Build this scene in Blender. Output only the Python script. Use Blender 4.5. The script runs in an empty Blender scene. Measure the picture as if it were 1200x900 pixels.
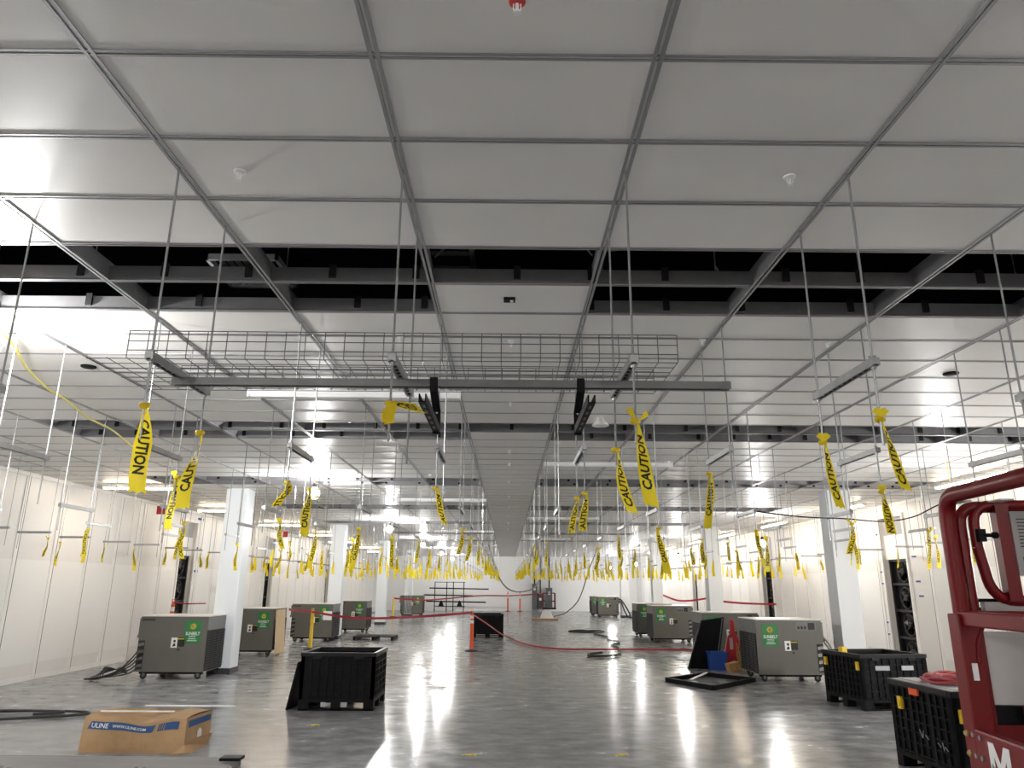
import bpy, bmesh, math, random
from mathutils import Vector, Matrix
random.seed(7)
S = bpy.context.scene
COL = S.collection
PI = math.pi

# ------------------------------------------------------------------ camera, world, exposure
H = 1.947
def setup_camera():
    pitch, yaw, roll = .2708, .0046, .0069
    fwd = Vector((math.sin(yaw)*math.cos(pitch), math.cos(yaw)*math.cos(pitch), math.sin(pitch)))
    right = Vector((math.cos(yaw), -math.sin(yaw), 0)); up = right.cross(fwd)
    r2 = math.cos(roll)*right + math.sin(roll)*up
    u2 = -math.sin(roll)*right + math.cos(roll)*up
    cd = bpy.data.cameras.new('camera'); co = bpy.data.objects.new('camera', cd); COL.objects.link(co)
    cd.sensor_width = 36; cd.lens = 848.35/1200*36; cd.clip_start = .05; cd.clip_end = 200
    m = Matrix((r2, u2, -fwd)).transposed().to_4x4(); m.translation = (0, 0, H)
    co.matrix_world = m
    S.camera = co
setup_camera()
w = bpy.data.worlds.new('world'); S.world = w; w.use_nodes = True
w.node_tree.nodes['Background'].inputs[0].default_value = (.8, .85, 1, 1)
w.node_tree.nodes['Background'].inputs[1].default_value = .02
S.view_settings.view_transform = 'Standard'; S.view_settings.look = 'None'
S.view_settings.gamma = 1; S.view_settings.use_curve_mapping = False
S.view_settings.exposure = 1.45
BULB = 460.0       # emission of the temporary work lights
TUBE = 24.0        # emission of the lit linear fixtures
try:
    S.cycles.use_denoising = True
    S.cycles.max_bounces = 8; S.cycles.diffuse_bounces = 5; S.cycles.glossy_bounces = 4
    S.cycles.sample_clamp_indirect = 6
except Exception: pass

# ------------------------------------------------------------------ materials
def mat(name, col, rough=.6, metal=0, var=0, vscale=3, bump=0, bscale=60, emit=None, es=1, rvar=0, stretch=(1,1,1), spec=None, trans=0, coat=0):
    m = bpy.data.materials.new(name); m.use_nodes = True
    nt = m.node_tree; N = nt.nodes; L = nt.links; b = N['Principled BSDF']
    b.inputs['Base Color'].default_value = (*col, 1); b.inputs['Roughness'].default_value = rough
    b.inputs['Metallic'].default_value = metal
    if spec is not None: b.inputs['Specular IOR Level'].default_value = spec
    if trans: b.inputs['Transmission Weight'].default_value = trans
    if coat: b.inputs['Coat Weight'].default_value = coat; b.inputs['Coat Roughness'].default_value = .15
    if emit:
        b.inputs['Emission Color'].default_value = (*emit, 1); b.inputs['Emission Strength'].default_value = es
    if var or bump or rvar:
        tc = N.new('ShaderNodeTexCoord'); mp = N.new('ShaderNodeMapping'); L.new(tc.outputs['Object'], mp.inputs[0])
        mp.inputs['Scale'].default_value = stretch
        if var or rvar:
            n = N.new('ShaderNodeTexNoise'); n.inputs['Scale'].default_value = vscale; n.inputs['Detail'].default_value = 6
            n.inputs['Roughness'].default_value = .62
            L.new(mp.outputs[0], n.inputs['Vector'])
        if var:
            r = N.new('ShaderNodeValToRGB'); L.new(n.outputs['Fac'], r.inputs[0])
            n.inputs['Detail'].default_value = 9 if name == 'polished_concrete' else 6; r.color_ramp.elements[0].position = .3; r.color_ramp.elements[1].position = .7
            r.color_ramp.elements[0].color = (*[max(0, c*(1-var)) for c in col], 1)
            r.color_ramp.elements[1].color = (*[min(1, c*(1+var)) for c in col], 1)
            L.new(r.outputs[0], b.inputs['Base Color'])
        if rvar:
            mr = N.new('ShaderNodeMapRange'); mr.inputs[1].default_value = .3; mr.inputs[2].default_value = .7
            mr.inputs[3].default_value = max(.02, rough-rvar); mr.inputs[4].default_value = rough+rvar
            L.new(n.outputs['Fac'], mr.inputs[0]); L.new(mr.outputs[0], b.inputs['Roughness'])
        if bump:
            n2 = N.new('ShaderNodeTexNoise'); n2.inputs['Scale'].default_value = bscale; n2.inputs['Detail'].default_value = 3
            L.new(mp.outputs[0], n2.inputs['Vector'])
            bp = N.new('ShaderNodeBump'); bp.inputs['Strength'].default_value = bump; bp.inputs['Distance'].default_value = .01
            L.new(n2.outputs['Fac'], bp.inputs['Height']); L.new(bp.outputs[0], b.inputs['Normal'])
    return m
def film_mat(name, col):      # thin plastic film: part of the light comes through
    m = bpy.data.materials.new(name); m.use_nodes = True; nt = m.node_tree; N = nt.nodes; L = nt.links; b = N['Principled BSDF']
    b.inputs['Base Color'].default_value = (*col, 1); b.inputs['Roughness'].default_value = .4
    tr = N.new('ShaderNodeBsdfTranslucent'); tr.inputs['Color'].default_value = (*col, 1)
    mx = N.new('ShaderNodeMixShader'); mx.inputs[0].default_value = .45
    L.new(b.outputs[0], mx.inputs[1]); L.new(tr.outputs[0], mx.inputs[2]); L.new(mx.outputs[0], N['Material Output'].inputs['Surface'])
    return m
M = {
 'tile': mat('ceiling_tile', (.76,.745,.72), .37, 0, .03, 1.2, .10, 200, spec=.32),
 'rail': mat('rail_metal', (.36,.36,.37), .38, .65, .08, 5),
 'black': mat('black_plastic', (.007,.007,.008), .55, spec=.12),
 'slot': mat('dark_slot', (.01,.01,.011), .8),
 'plenum': mat('plenum_dark', (.007,.007,.008), .95, 0, .2, 2),
 'floor': mat('polished_concrete', (.265,.272,.28), .20, 0, .34, 2.2, .05, 9, rvar=.09, stretch=(1,1.5,1), spec=.13),
 'wall': mat('wall_panel', (.77,.755,.735), .38, 0, .03, .8, .02, 3),
 'batten': mat('wall_batten', (.84,.83,.815), .4),
 'gap': mat('shadow_gap', (.13,.125,.12), .8),
 'wallfar': mat('far_wall_paint', (.87,.87,.86), .5, 0, .02, .4),
 'column': mat('column_paint', (.78,.82,.85), .42),
 'base': mat('dark_base', (.04,.04,.045), .5),
 'galv': mat('galvanized_steel', (.36,.365,.37), .36, .75, .12, 14),
 'galvdark': mat('weathered_strut', (.15,.15,.15), .45, .5, .1, 8),
 'wire': mat('zinc_wire', (.20,.205,.21), .4, .7),
 'yellow': film_mat('caution_yellow', (.90,.72,.02)),
 'ink': mat('black_ink', (.015,.013,.01), .6),
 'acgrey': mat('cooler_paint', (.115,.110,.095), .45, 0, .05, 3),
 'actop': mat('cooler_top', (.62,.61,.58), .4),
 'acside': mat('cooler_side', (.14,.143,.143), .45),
 'green': mat('sign_green', (.012,.19,.045), .45),
 'white': mat('white_plastic', (.80,.80,.79), .45),
 'paper': mat('paper', (.82,.81,.78), .8),
 'rubber': mat('rubber', (.02,.02,.021), .6),
 'hose': mat('hose_black', (.03,.03,.032), .5),
 'hosegrey': mat('hose_grey', (.24,.24,.22), .6),
 'crate': mat('crate_plastic', (.006,.006,.007), .5, 0, .2, 4, spec=.12),
 'crate2': mat('crate_edge', (.012,.012,.014), .42, spec=.2),
 'card': mat('cardboard', (.42,.265,.135), .85, 0, .12, 6, .05, 40),
 'cardin': mat('cardboard_inside', (.34,.22,.12), .9, 0, .1, 8),
 'blueprint': mat('blue_print', (.03,.085,.22), .8),
 'red': mat('lift_red', (.155,.003,.005), .36, 0, .05, 4, spec=.3),
 'redtape': mat('red_tape', (.36,.015,.03), .5),
 'orange': mat('post_orange', (.80,.11,.025), .45),
 'postyellow': mat('post_yellow', (.85,.58,.03), .45),
 'blue': mat('bin_blue', (.015,.07,.32), .4),
 'bluetape': mat('painters_tape', (.05,.08,.30), .7),
 'brown': mat('brown_board', (.45,.25,.10), .8),
 'wood': mat('plywood', (.60,.45,.27), .7, 0, .2, 2, stretch=(12,12,1)),
 'redhose': mat('hose_red', (.42,.07,.08), .5),
 'greenwire': mat('cord_olive', (.22,.20,.05), .6),
 'yellowcord': mat('cord_yellow', (.75,.65,.10), .5),
 'gold': mat('zinc_gold', (.65,.5,.22), .3, .9),
 'placard': mat('placard_grey', (.33,.32,.31), .5),
 'film': mat('cloudy_sheet', (.55,.53,.52), .35, 0, .08, 3),
 'tube': mat('lit_tube_warm', (.9,.9,.88), .5, emit=(1,.83,.62), es=TUBE),
 'bulb3': mat('added_light_low', (1,1,1), .5, emit=(1,.985,.965), es=BULB*1.7),  # glow of the added fill light by the right wall
 'bulb4': mat('work_light_faint', (1,1,1), .5, emit=(1,.985,.965), es=BULB*.28),
 'bulb2': mat('work_light_dim', (1,1,1), .5, emit=(1,.985,.965), es=BULB*.6),
 'bulb': mat('work_light_glow', (1,1,1), .5, emit=(1,.985,.965), es=BULB),
 'fixture': mat('fixture_white', (.86,.86,.86), .45),
 'redsign': mat('sign_red', (.5,.04,.04), .5),
 'cover': mat('redcover', (.40,.012,.02), .4),
 'fan': mat('fan_grey', (.022,.022,.024), .4, .3),
 'greypanel': mat('grey_panel', (.42,.42,.43), .5),
 'cabinet': mat('cabinet_grey', (.10,.11,.115), .5),
 'duct': mat('duct_metal', (.62,.63,.64), .35, .5, .06, 3),
}

# ------------------------------------------------------------------ mesh builder
class MB:
    def __init__(s): s.v = []; s.f = []; s.m = []; s.cur = 0
    def add(s, vs, fs):
        o = len(s.v); s.v += [tuple(v) for v in vs]
        for f in fs: s.f.append(tuple(o+i for i in f)); s.m.append(s.cur)
        return s
    def mi(s, i): s.cur = i; return s
    def box(s, x0, x1, y0, y1, z0, z1):
        vs = [(x,y,z) for z in (z0,z1) for y in (y0,y1) for x in (x0,x1)]
        return s.add(vs, [(0,2,3,1),(4,5,7,6),(0,1,5,4),(2,6,7,3),(0,4,6,2),(1,3,7,5)])
    def obox(s, c, ax, ay, az):   # centre and three half-axis vectors
        c, ax, ay, az = map(Vector, (c, ax, ay, az))
        vs = [c + i*ax + j*ay + k*az for k in (-1,1) for j in (-1,1) for i in (-1,1)]
        return s.add(vs, [(0,2,3,1),(4,5,7,6),(0,1,5,4),(2,6,7,3),(0,4,6,2),(1,3,7,5)])
    def bar(s, p, q, wx, wz, up=(0,0,1)):   # rectangular bar between two points
        p, q = Vector(p), Vector(q); d = (q-p); L = d.length; d = d/L; up = Vector(up)
        if abs(d.dot(up)) > .98: up = Vector((0,1,0))
        x = d.cross(up).normalized(); z = x.cross(d)
        return s.obox((p+q)/2, d*L/2, x*wx/2, z*wz/2)
    def tube(s, pts, r, n=8, closed=False):
        pts = [Vector(p) for p in pts]; K = len(pts); o = len(s.v); prev = None
        for i, p in enumerate(pts):
            if closed: t = pts[(i+1) % K] - pts[i-1]
            else: t = pts[min(i+1, K-1)] - pts[max(i-1, 0)]
            t = t.normalized() if t.length > 1e-9 else Vector((0,0,1))
            if prev is None:
                a = Vector((0,0,1)) if abs(t.z) < .9 else Vector((1,0,0))
                x = t.cross(a).normalized()
            else:
                x = prev - t*prev.dot(t); x = x.normalized() if x.length > 1e-6 else t.orthogonal().normalized()
            prev = x; y = t.cross(x)
            rr = r[i] if isinstance(r, (list, tuple)) else r
            for k in range(n):
                a = 2*PI*k/n; s.v.append(tuple(p + rr*(math.cos(a)*x + math.sin(a)*y)))
        R = K if closed else K-1
        for i in range(R):
            for k in range(n):
                a, b = o+i*n+k, o+i*n+(k+1) % n; c, d = o+((i+1) % K)*n+(k+1) % n, o+((i+1) % K)*n+k
                s.f.append((a,b,c,d)); s.m.append(s.cur)
        if not closed:
            s.f.append(tuple(o+k for k in range(n))[::-1]); s.m.append(s.cur)
            s.f.append(tuple(o+(K-1)*n+k for k in range(n))); s.m.append(s.cur)
        return s
    def cyl(s, p, q, r, n=12): return s.tube([p, q], r, n)
    def lathe(s, prof, c=(0,0,0), n=16, axis='z'):   # prof: (r, h)
        o = len(s.v); c = Vector(c)
        for r, h in prof:
            for k in range(n):
                a = 2*PI*k/n; u, v = r*math.cos(a), r*math.sin(a)
                p = {'z': (u,v,h), 'y': (u,h,v), 'x': (h,u,v)}[axis]
                s.v.append(tuple(c + Vector(p)))
        for i in range(len(prof)-1):
            for k in range(n):
                s.f.append((o+i*n+k, o+i*n+(k+1) % n, o+(i+1)*n+(k+1) % n, o+(i+1)*n+k)); s.m.append(s.cur)
        s.f.append(tuple(o+k for k in range(n))[::-1]); s.m.append(s.cur)
        s.f.append(tuple(o+(len(prof)-1)*n+k for k in range(n))); s.m.append(s.cur)
        return s
    def prism(s, poly, axis, a0, a1):   # 2D polygon extruded along an axis ('x','y','z')
        n = len(poly)
        def P(u, v, a): return {'x': (a,u,v), 'y': (u,a,v), 'z': (u,v,a)}[axis]
        vs = [P(u,v,a0) for u,v in poly] + [P(u,v,a1) for u,v in poly]
        fs = [tuple(range(n))[::-1], tuple(range(n,2*n))] + [(i,(i+1) % n,n+(i+1) % n,n+i) for i in range(n)]
        return s.add(vs, fs)
    def mesh(s, name, mats, smooth=False):
        me = bpy.data.meshes.new(name); me.from_pydata(s.v, [], s.f); me.update()
        if not isinstance(mats, (list, tuple)): mats = [mats]
        for m in mats: me.materials.append(M[m])
        if len(mats) > 1: me.polygons.foreach_set('material_index', s.m)
        bm = bmesh.new(); bm.from_mesh(me); bmesh.ops.recalc_face_normals(bm, faces=bm.faces); bm.to_mesh(me); bm.free()
        if smooth: 
            me.polygons.foreach_set('use_smooth', [True]*len(me.polygons))
            try: me.set_sharp_from_angle(angle=math.radians(40))
            except Exception: pass
        return me
    def obj(s, name, mats, parent=None, smooth=False, bevel=0):
        o = bpy.data.objects.new(name, s.mesh(name, mats, smooth)); COL.objects.link(o)
        if parent: o.parent = parent
        if bevel:
            b = o.modifiers.new('edge', 'BEVEL'); b.width = bevel; b.segments = 2; b.limit_method = 'ANGLE'; b.angle_limit = math.radians(50)
        return o
def tag(o, label=None, cat=None, group=None, kind=None):
    if label: o['label'] = label
    if cat: o['category'] = cat
    if group: o['group'] = group
    if kind: o['kind'] = kind
    return o
def empty(name, loc, label, cat, group=None, rz=0):
    o = bpy.data.objects.new(name, None); COL.objects.link(o); o.location = loc; o.rotation_euler = (0,0,rz)
    o.empty_display_size = .1
    return tag(o, label, cat, group)
def child(name, me, parent, loc=(0,0,0), rz=0):
    o = bpy.data.objects.new(name, me); COL.objects.link(o); o.parent = parent; o.location = loc; o.rotation_euler = (0,0,rz)
    return o
KIDS = {}
def dup(o, parent=None):
    c = o.copy(); COL.objects.link(c)
    if parent: c.parent = parent
    for ch in list(o.children): dup(ch, c)
    return c
def smooth_path(ctrl, n=6):
    P = [Vector(p) for p in ctrl]; out = []
    for i in range(len(P)-1):
        p0, p1, p2, p3 = P[max(i-1,0)], P[i], P[i+1], P[min(i+2,len(P)-1)]
        for k in range(n):
            t = k/n
            out.append(.5*((2*p1)+(-p0+p2)*t+(2*p0-5*p1+4*p2-p3)*t*t+(-p0+3*p1-3*p2+p3)*t**3))
    out.append(P[-1]); return out
_tc = {}
def text_geo(txt, bold=.014):       # letters of height 1 as flat outlines: (verts2d, faces, width)
    if (txt, bold) in _tc: return _tc[(txt, bold)]
    cu = bpy.data.curves.new('letters', 'FONT'); cu.body = txt; cu.size = 1.0; cu.resolution_u = 2; cu.offset = bold
    ob = bpy.data.objects.new('letters', cu); COL.objects.link(ob)
    dg = bpy.context.evaluated_depsgraph_get(); me = bpy.data.meshes.new_from_object(ob.evaluated_get(dg))
    vs = [(v.co.x, v.co.y) for v in me.vertices]; fs = [tuple(p.vertices) for p in me.polygons]
    bpy.data.objects.remove(ob); bpy.data.curves.remove(cu); bpy.data.meshes.remove(me)
    x0 = min(v[0] for v in vs); x1 = max(v[0] for v in vs); y0 = min(v[1] for v in vs); y1 = max(v[1] for v in vs)
    vs = [((x-x0)/(y1-y0), (y-y0)/(y1-y0)) for x, y in vs]
    _tc[(txt, bold)] = (vs, fs, (x1-x0)/(y1-y0)); return _tc[(txt, bold)]
def put_text(mb, txt, o, ux, uy, h, width=None):   # letters on a plane: origin, right axis, up axis
    vs, fs, wd = text_geo(txt); o, ux, uy = Vector(o), Vector(ux).normalized(), Vector(uy).normalized()
    sx = h if width is None else width/wd
    mb.add([o + ux*(x*sx) + uy*(y*h) for x, y in vs], fs)
    return wd*sx
def quad(mb, o, ux, uy):
    o, ux, uy = Vector(o), Vector(ux), Vector(uy); mb.add([o, o+ux, o+ux+uy, o+uy], [(0,1,2,3)])
ORD = 'zeroth first second third fourth fifth sixth seventh eighth ninth tenth eleventh twelfth thirteenth fourteenth fifteenth sixteenth seventeenth eighteenth nineteenth twentieth'.split()
ORD += ['twenty-'+w for w in ORD[1:10]] + ['thirtieth'] + ['thirty-'+w for w in ORD[1:10]]

# ------------------------------------------------------------------ the setting
XL, XR, YB, YF, ZC = -9.8, 10.2, -6.0, 58.9, 4.095
RX = lambda i: .62 + 1.2*i
RY = lambda j: 1.979 + .6*j
def struct(mb, name, mats, **k): return tag(mb.obj(name, mats, **k), kind='structure')
struct(MB().box(XL-.6, XR+.6, YB-.3, YF+.3, -.2, 0), 'floor', 'floor')
struct(MB().box(XL-.6, XR+.6, YB-.3, YF+.3, 5.7, 5.9), 'roof_deck', 'plenum')

OPEN = {}
def is_open(i, j):     # tile between rails i,i+1 and rows j,j+1 is missing
    if j < 0: return False
    k, r = divmod(j, 9)
    if r not in (4, 5): return False
    if i == -1: return (k == 0 and r == 4) or (k == 1 and r == 4)
    x = RX(i) + .6
    lo, hi = [(-99,99), (-6.6,99), (-8.2,8.7), (-6,8), (-6,6.7), (-5,6)][min(k, 5)]
    return lo < x < hi and j < 60
tiles = MB()
for i in range(-9, 8):
    for j in range(-13, 95):
        if is_open(i, j): continue
        x0, x1 = max(RX(i), XL), min(RX(i+1), XR); y0, y1 = RY(j), min(RY(j+1), YF)
        if x1 <= x0 or y1 <= y0: continue
        dz = [random.uniform(-.0016, .0016) for _ in range(2)]
        z = ZC + .0065
        vs = [(x0,y0,z+dz[0]),(x1,y0,z+dz[1]),(x1,y1,z-dz[0]),(x0,y1,z-dz[1])]
        vs += [(a,b,z+.03) for a,b,c in vs]
        tiles.add(vs, [(0,3,2,1),(4,5,6,7),(0,1,5,4),(1,2,6,5),(2,3,7,6),(3,0,4,7)])
struct(tiles, 'ceiling', 'tile')

grid = MB()
def rail_prof(hw, z0, top):   # flanges with a dark groove between
    return [(-hw,z0),(-.007,z0),(-.007,z0+.014),(.007,z0+.014),(.007,z0),(hw,z0),(hw,z0+.006),(.0095,z0+.020),(.0095,top),(-.0095,top),(-.0095,z0+.020),(-hw,z0+.006)]
for i in range(-8, 8):
    grid.mi(0).prism([(RX(i)+u, v) for u, v in rail_prof(.024, ZC, ZC+.15)], 'y', YB, YF)
    grid.mi(1).box(RX(i)-.0065, RX(i)+.0065, YB, YF, ZC+.010, ZC+.0135)
for j in range(-13, 95):
    y = RY(j)
    grid.mi(0).prism([(y+u, v) for u, v in rail_prof(.019, ZC+.001, ZC+.12)], 'x', XL, XR)
    grid.mi(1).box(XL, XR, y-.0055, y+.0055, ZC+.012, ZC+.0165)
    if j >= 0 and j % 9 in (4, 5, 6) and j < 60:         # splice clips on the webs beside the open bays
        x = XL + random.random()*.5
        while x < XR:
            wd = .05
            if any(is_open(int(math.floor((x-.62)/1.2)), jj) for jj in (j-1, j)):
                grid.mi(1).box(x, x+wd, y-.028, y+.028, ZC+.036, ZC+.14)
            x += random.choice((.55, .62, .75, .9))
struct(grid, 'ceiling_grid', ['rail', 'slot'])

BAYL = [(22.2, 23.25, 2.75), (30.2, 31.2, 2.75), (40.3, 41.2, 2.7)]
BAYR = [(18.9, 20.1, 2.67), (28.7, 29.8, 2.98), (40.1, 41.1, 2.6)]
def side_wall(side, xw, bays, first):
    sg = -1 if side == 'left' else 1
    xo = xw + sg*.3
    a, b = sorted((xw, xo)); mb = MB(); tr = MB()
    y = YB
    for y0, y1, zt in bays:
        mb.box(a, b, y, y0, 0, ZC+.1); mb.box(a, b, y0, y1, 3.75, ZC+.1); y = y1
    mb.box(a, b, y, YF, 0, ZC+.1)
    struct(mb, 'wall_'+side, 'wall')
    inb = lambda p: any(y0-.05 < p < y1+.05 for y0, y1, _ in bays)
    p = first
    bx = lambda d0, d1: sorted((xw - sg*d0, xw - sg*d1))
    while p < YF:
        if not inb(p):
            c = bx(0, .022); tr.mi(0).box(c[0], c[1], p-.10, p, 0, ZC)
            c = bx(0, .012); tr.mi(1).box(c[0], c[1], p, p+.036, 0, ZC)
        q = p + 1.25
        for s0, s1 in ((p+.022, q-.10),):
            if not inb(p+.4) and not inb(q-.3):
                c = bx(0, .010); tr.mi(0).box(c[0], c[1], s0, s1, 0.34, 2.38)
                c = bx(0, .016); tr.mi(0).box(c[0], c[1], s0, s1, 0, .10)
        p = q
    for y0, y1, zt in bays:
        for yy in (y0-.07, y1):
            c = bx(-.02, .05); tr.mi(0).box(c[0], c[1], yy, yy+.07, 0, 3.82)
        c = bx(-.02, .05); tr.mi(0).box(c[0], c[1], y0, y1, 3.75, 3.82)
    c = bx(0, .05); tr.mi(0).box(c[0], c[1], YB, YF, ZC-.07, ZC+.005)
    struct(tr, 'trim_'+('1' if side == 'left' else '2'), ['batten', 'gap'])
    n = len(bays)
    for k, (y0, y1, zt) in enumerate(bays):
        t = empty('fan_bay', (xw + sg*.02, (y0+y1)/2, 0), f'tall black fan stack in a white opening of the {side} wall, {ORD[k+1]} from camera', 'fan unit', 'fan stacks in the side walls')
        hw = (y1-y0)/2
        def bxx(d0, d1): return sorted((sg*d0, sg*d1))
        c = bxx(.18, .26); MB().box(c[0], c[1], -hw, hw, 0, zt).obj('back_panel', 'black', t)
        c = bxx(.05, .22); MB().box(c[0], c[1], -hw, hw, zt, 3.3).obj('upper_panel', 'white', t)
        lv = MB(); c = bxx(.06, .22); lv.box(c[0], c[1], -hw, hw, 3.3, 3.75)
        for z in range(7):
            cc = bxx(.03, .065); lv.box(cc[0], cc[1], -hw+.06, hw-.06, 3.34+z*.055, 3.36+z*.055)
        lv.obj('louver_panel', 'greypanel', t)
        fr = MB()
        for z in (0, zt*.25, zt*.5, zt*.75, zt-.05):
            c = bxx(.10, .19); fr.box(c[0], c[1], -hw, hw, z, z+.06)
        for yy in (-hw, hw-.06):
            c = bxx(.10, .19); fr.box(c[0], c[1], yy, yy+.06, 0, zt)
        fr.obj('frame', 'fan', t)
        for q in range(4):
            fm = MB(); zc = zt*(q+.5)/4+.02; r = min(hw, zt/8)*.8
            ring = [(sg*.14, r*math.cos(a*PI/10), zc+r*math.sin(a*PI/10)) for a in range(20)]
            fm.tube(ring, .022, 6, closed=True)
            fm.lathe([(.07,.11),(.09,.14),(.09,.17)] if sg > 0 else [(.07,-.11),(.09,-.14),(.09,-.17)], (0,0,zc), 12, 'x')
            for bl in range(6):
                a = bl*PI/3 + q*.4; d = Vector((0, math.cos(a), math.sin(a))); e = Vector((sg*.03, -math.sin(a)*.045, math.cos(a)*.045))
                fm.obox(Vector((sg*.15, 0, zc)) + d*(r*.5), d*r*.42, e, Vector((.002,0,0)))
            fm.obj('fan', 'fan', t)
side_wall('left', XL, BAYL, YB + .88)
side_wall('right', XR, BAYR, YB + .2)
struct(MB().box(XL-.3, XR+.3, YF, YF+.3, 0, ZC+.1), 'wall_far', 'wallfar')
struct(MB().box(XL-.3, XR+.3, YB-.3, YB, 0, ZC+.1), 'wall_back', 'wall')

COLS = [(-6.39, 17.2+.25), (-6.39, 27.9+.25), (-6.35, 38.0+.25), (-6.35, 48.6+.25), (7.6, 16.7+.25), (7.6, 27.35+.25), (7.6, 37.9+.25), (7.6, 48.5+.25)]
for x, y in COLS:
    c = struct(MB().box(x-.25, x+.25, y-.25, y+.25, .12, ZC+.3), 'column', 'column', bevel=.012)
    struct(MB().box(x-.26, x+.26, y-.26, y+.26, 0, .12), 'column_base', 'base', parent=c)

# ------------------------------------------------------------------ lights the room has, plus added fill lights
def work_light(x, y, z, label, m='bulb'):
    t = empty('work_light', (x, y, z), label, 'light', 'temporary work lights under the ceiling')
    ic = MB(); bm = bmesh.new(); bmesh.ops.create_icosphere(bm, subdivisions=2, radius=.085)
    bm.verts.ensure_lookup_table(); ic.add([v.co for v in bm.verts], [tuple(v.index for v in f.verts) for f in bm.faces]); bm.free()
    ic.obj('bulb', m, t)
    MB().lathe([(.03,.085),(.045,.1),(.045,.16),(.02,.19)], n=12).obj('socket', 'black', t)
    MB().cyl((0,0,.18), (0,0,ZC-z), .006, 6).obj('cord', 'yellowcord', t)
    g = MB()
    for k in range(4):
        a = k*PI/2+.4
        g.tube([(math.cos(a)*.05, math.sin(a)*.05, .11), (math.cos(a)*.125, math.sin(a)*.125, .0), (math.cos(a)*.09, math.sin(a)*.09, -.11), (0,0,-.135)], .003, 4)
    g.obj('guard', 'yellowcord', t)
for k, y in enumerate((5.4, 15.0, 25.0, 35.0, 45.0, 54.5)):
    work_light(-4.0 if k else -4.1, y, 3.76, f'glowing work light under the ceiling, {ORD[k+1]} from the camera in the left string')
for k, y in enumerate((12.4, 22.0, 27.6, 33.0, 38.4, 44.0, 49.4, 54.8)):  # the in-between ones and the last are added to brighten the far hall
    work_light(7.6, y, 3.2, f'glowing work light below the ceiling, {ORD[k+1]} from the camera in the right string', 'bulb2' if k else 'bulb4')
work_light(-4.0, -4.2, 3.76, 'added fill light behind the camera, in line with the left string')  # added out of view to brighten the foreground
work_light(3.4, -4.6, 3.76, 'added fill light behind the camera right of center', 'bulb2')  # second unseen lamp, added to lift the near ceiling and floor
work_light(9.3, 8.2, 2.3, 'added low fill light by the right wall, level with the third hanger row', 'bulb3')  # added outside the frame, evens out the ceiling from the right
work_light(-9.0, 6.4, 2.3, 'added low fill light by the left wall, level with the second hanger row', 'bulb2')  # unseen fill, added to light the ceiling from the left
def linear(x0, x1, y, z, lit, label, along='x', group='linear ceiling fixtures'):
    L = abs(x1-x0)
    t = empty('linear_fixture', ((x0+x1)/2, y, z) if along == 'x' else (y, (x0+x1)/2, z), label, 'light fixture', group, 0 if along == 'x' else PI/2)
    MB().box(-L/2, L/2, -.05, .05, .03, .075).obj('housing', 'fixture', t)
    MB().prism([(-.045,.03),(-.032,0),(.032,0),(.045,.03)], 'x', -L/2+.01, L/2-.01).obj('diffuser', 'tube' if lit else 'fixture', t)
    
    for q in (-L/2+.15, L/2-.15): MB().cyl((q,0,.075), (q,0,ZC+.01-z), .006, 6).obj('stem', 'galv', t)
    for q in (-L/2, L/2): MB().box(q-.012, q+.012, -.052, .052, -.004, .076).obj('end_cap', 'fixture', t)
for k, y in enumerate((7.85, 18.3, 29.4, 40.2)):
    linear(-2.9, -.55, y, 3.95, False, f'unlit white linear fixture left of the center bay, {ORD[k+1]} from camera')
for k, y in enumerate((12.95, 23.9, 34.8)):
    linear(.65, 2.95, y, 4.01, False, f'unlit white linear fixture right of the center bay, {ORD[k+1]} from camera')
for k, y in enumerate((16.5, 21.7, 27.1, 32.5, 37.9, 43.3, 48.7)):
    linear(-9.15, -7.55, y, 3.98, True, f'lit warm linear fixture over the left wall lane, {ORD[k+1]} from the camera', group='lit fixtures over the wall lanes')
for k, y in enumerate((13.1, 18.7, 24.1, 29.5, 34.9, 40.3, 45.7)):
    linear(y, y+2.3, 9.15, 3.98, True, f'lit warm linear fixture over the right wall lane, {ORD[k+1]} from the camera', along='y', group='lit fixtures over the wall lanes')

# ------------------------------------------------------------------ things above the open ceiling bays
def susp(x, y, n):
    t = tag(MB().cyl((0,0,0), (0,0,1.45), .005, 6).tube([(0,0,0),(.02,0,.03),(0,0,.06)], .008, 5).obj('suspension_wire', 'galv'), f'suspension wire above the {"first" if y < 8 else "second"} open ceiling strip, {ORD[n]} counting from its left end', 'wire', 'suspension wires above the open ceiling strips')
    t.location = (x, y, ZC+.15)
n = 0
for i in range(-5, 5):
    for y in (4.55, 5.15):
        n += 1; susp(RX(i)+random.uniform(-.35,.35), y+random.uniform(-.08,.08), n)
n = 0
for i in range(-5, 6):
    n += 1; susp(RX(i)+random.uniform(-.3,.3), 10.3, n)
def ladder(x, y, label):
    t = empty('cable_ladder', (x, y, 4.75), label, 'cable ladder', 'cable ladders above the ceiling')
    for dx in (-.22, .22): MB().box(dx-.02, dx+.02, -.1, 3.2, -.04, .04).obj('side_rail', 'galvdark', t)
    r = MB()
    for k in range(11): r.box(-.2, .2, k*.3, k*.3+.03, -.02, .01)
    r.obj('rungs', 'galvdark', t)
ladder(-.55, 4.6, 'cable ladder above the first open ceiling strip near the center bay')
ladder(-1.0, 10.0, 'cable ladder above the second open ceiling strip left of center')
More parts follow.
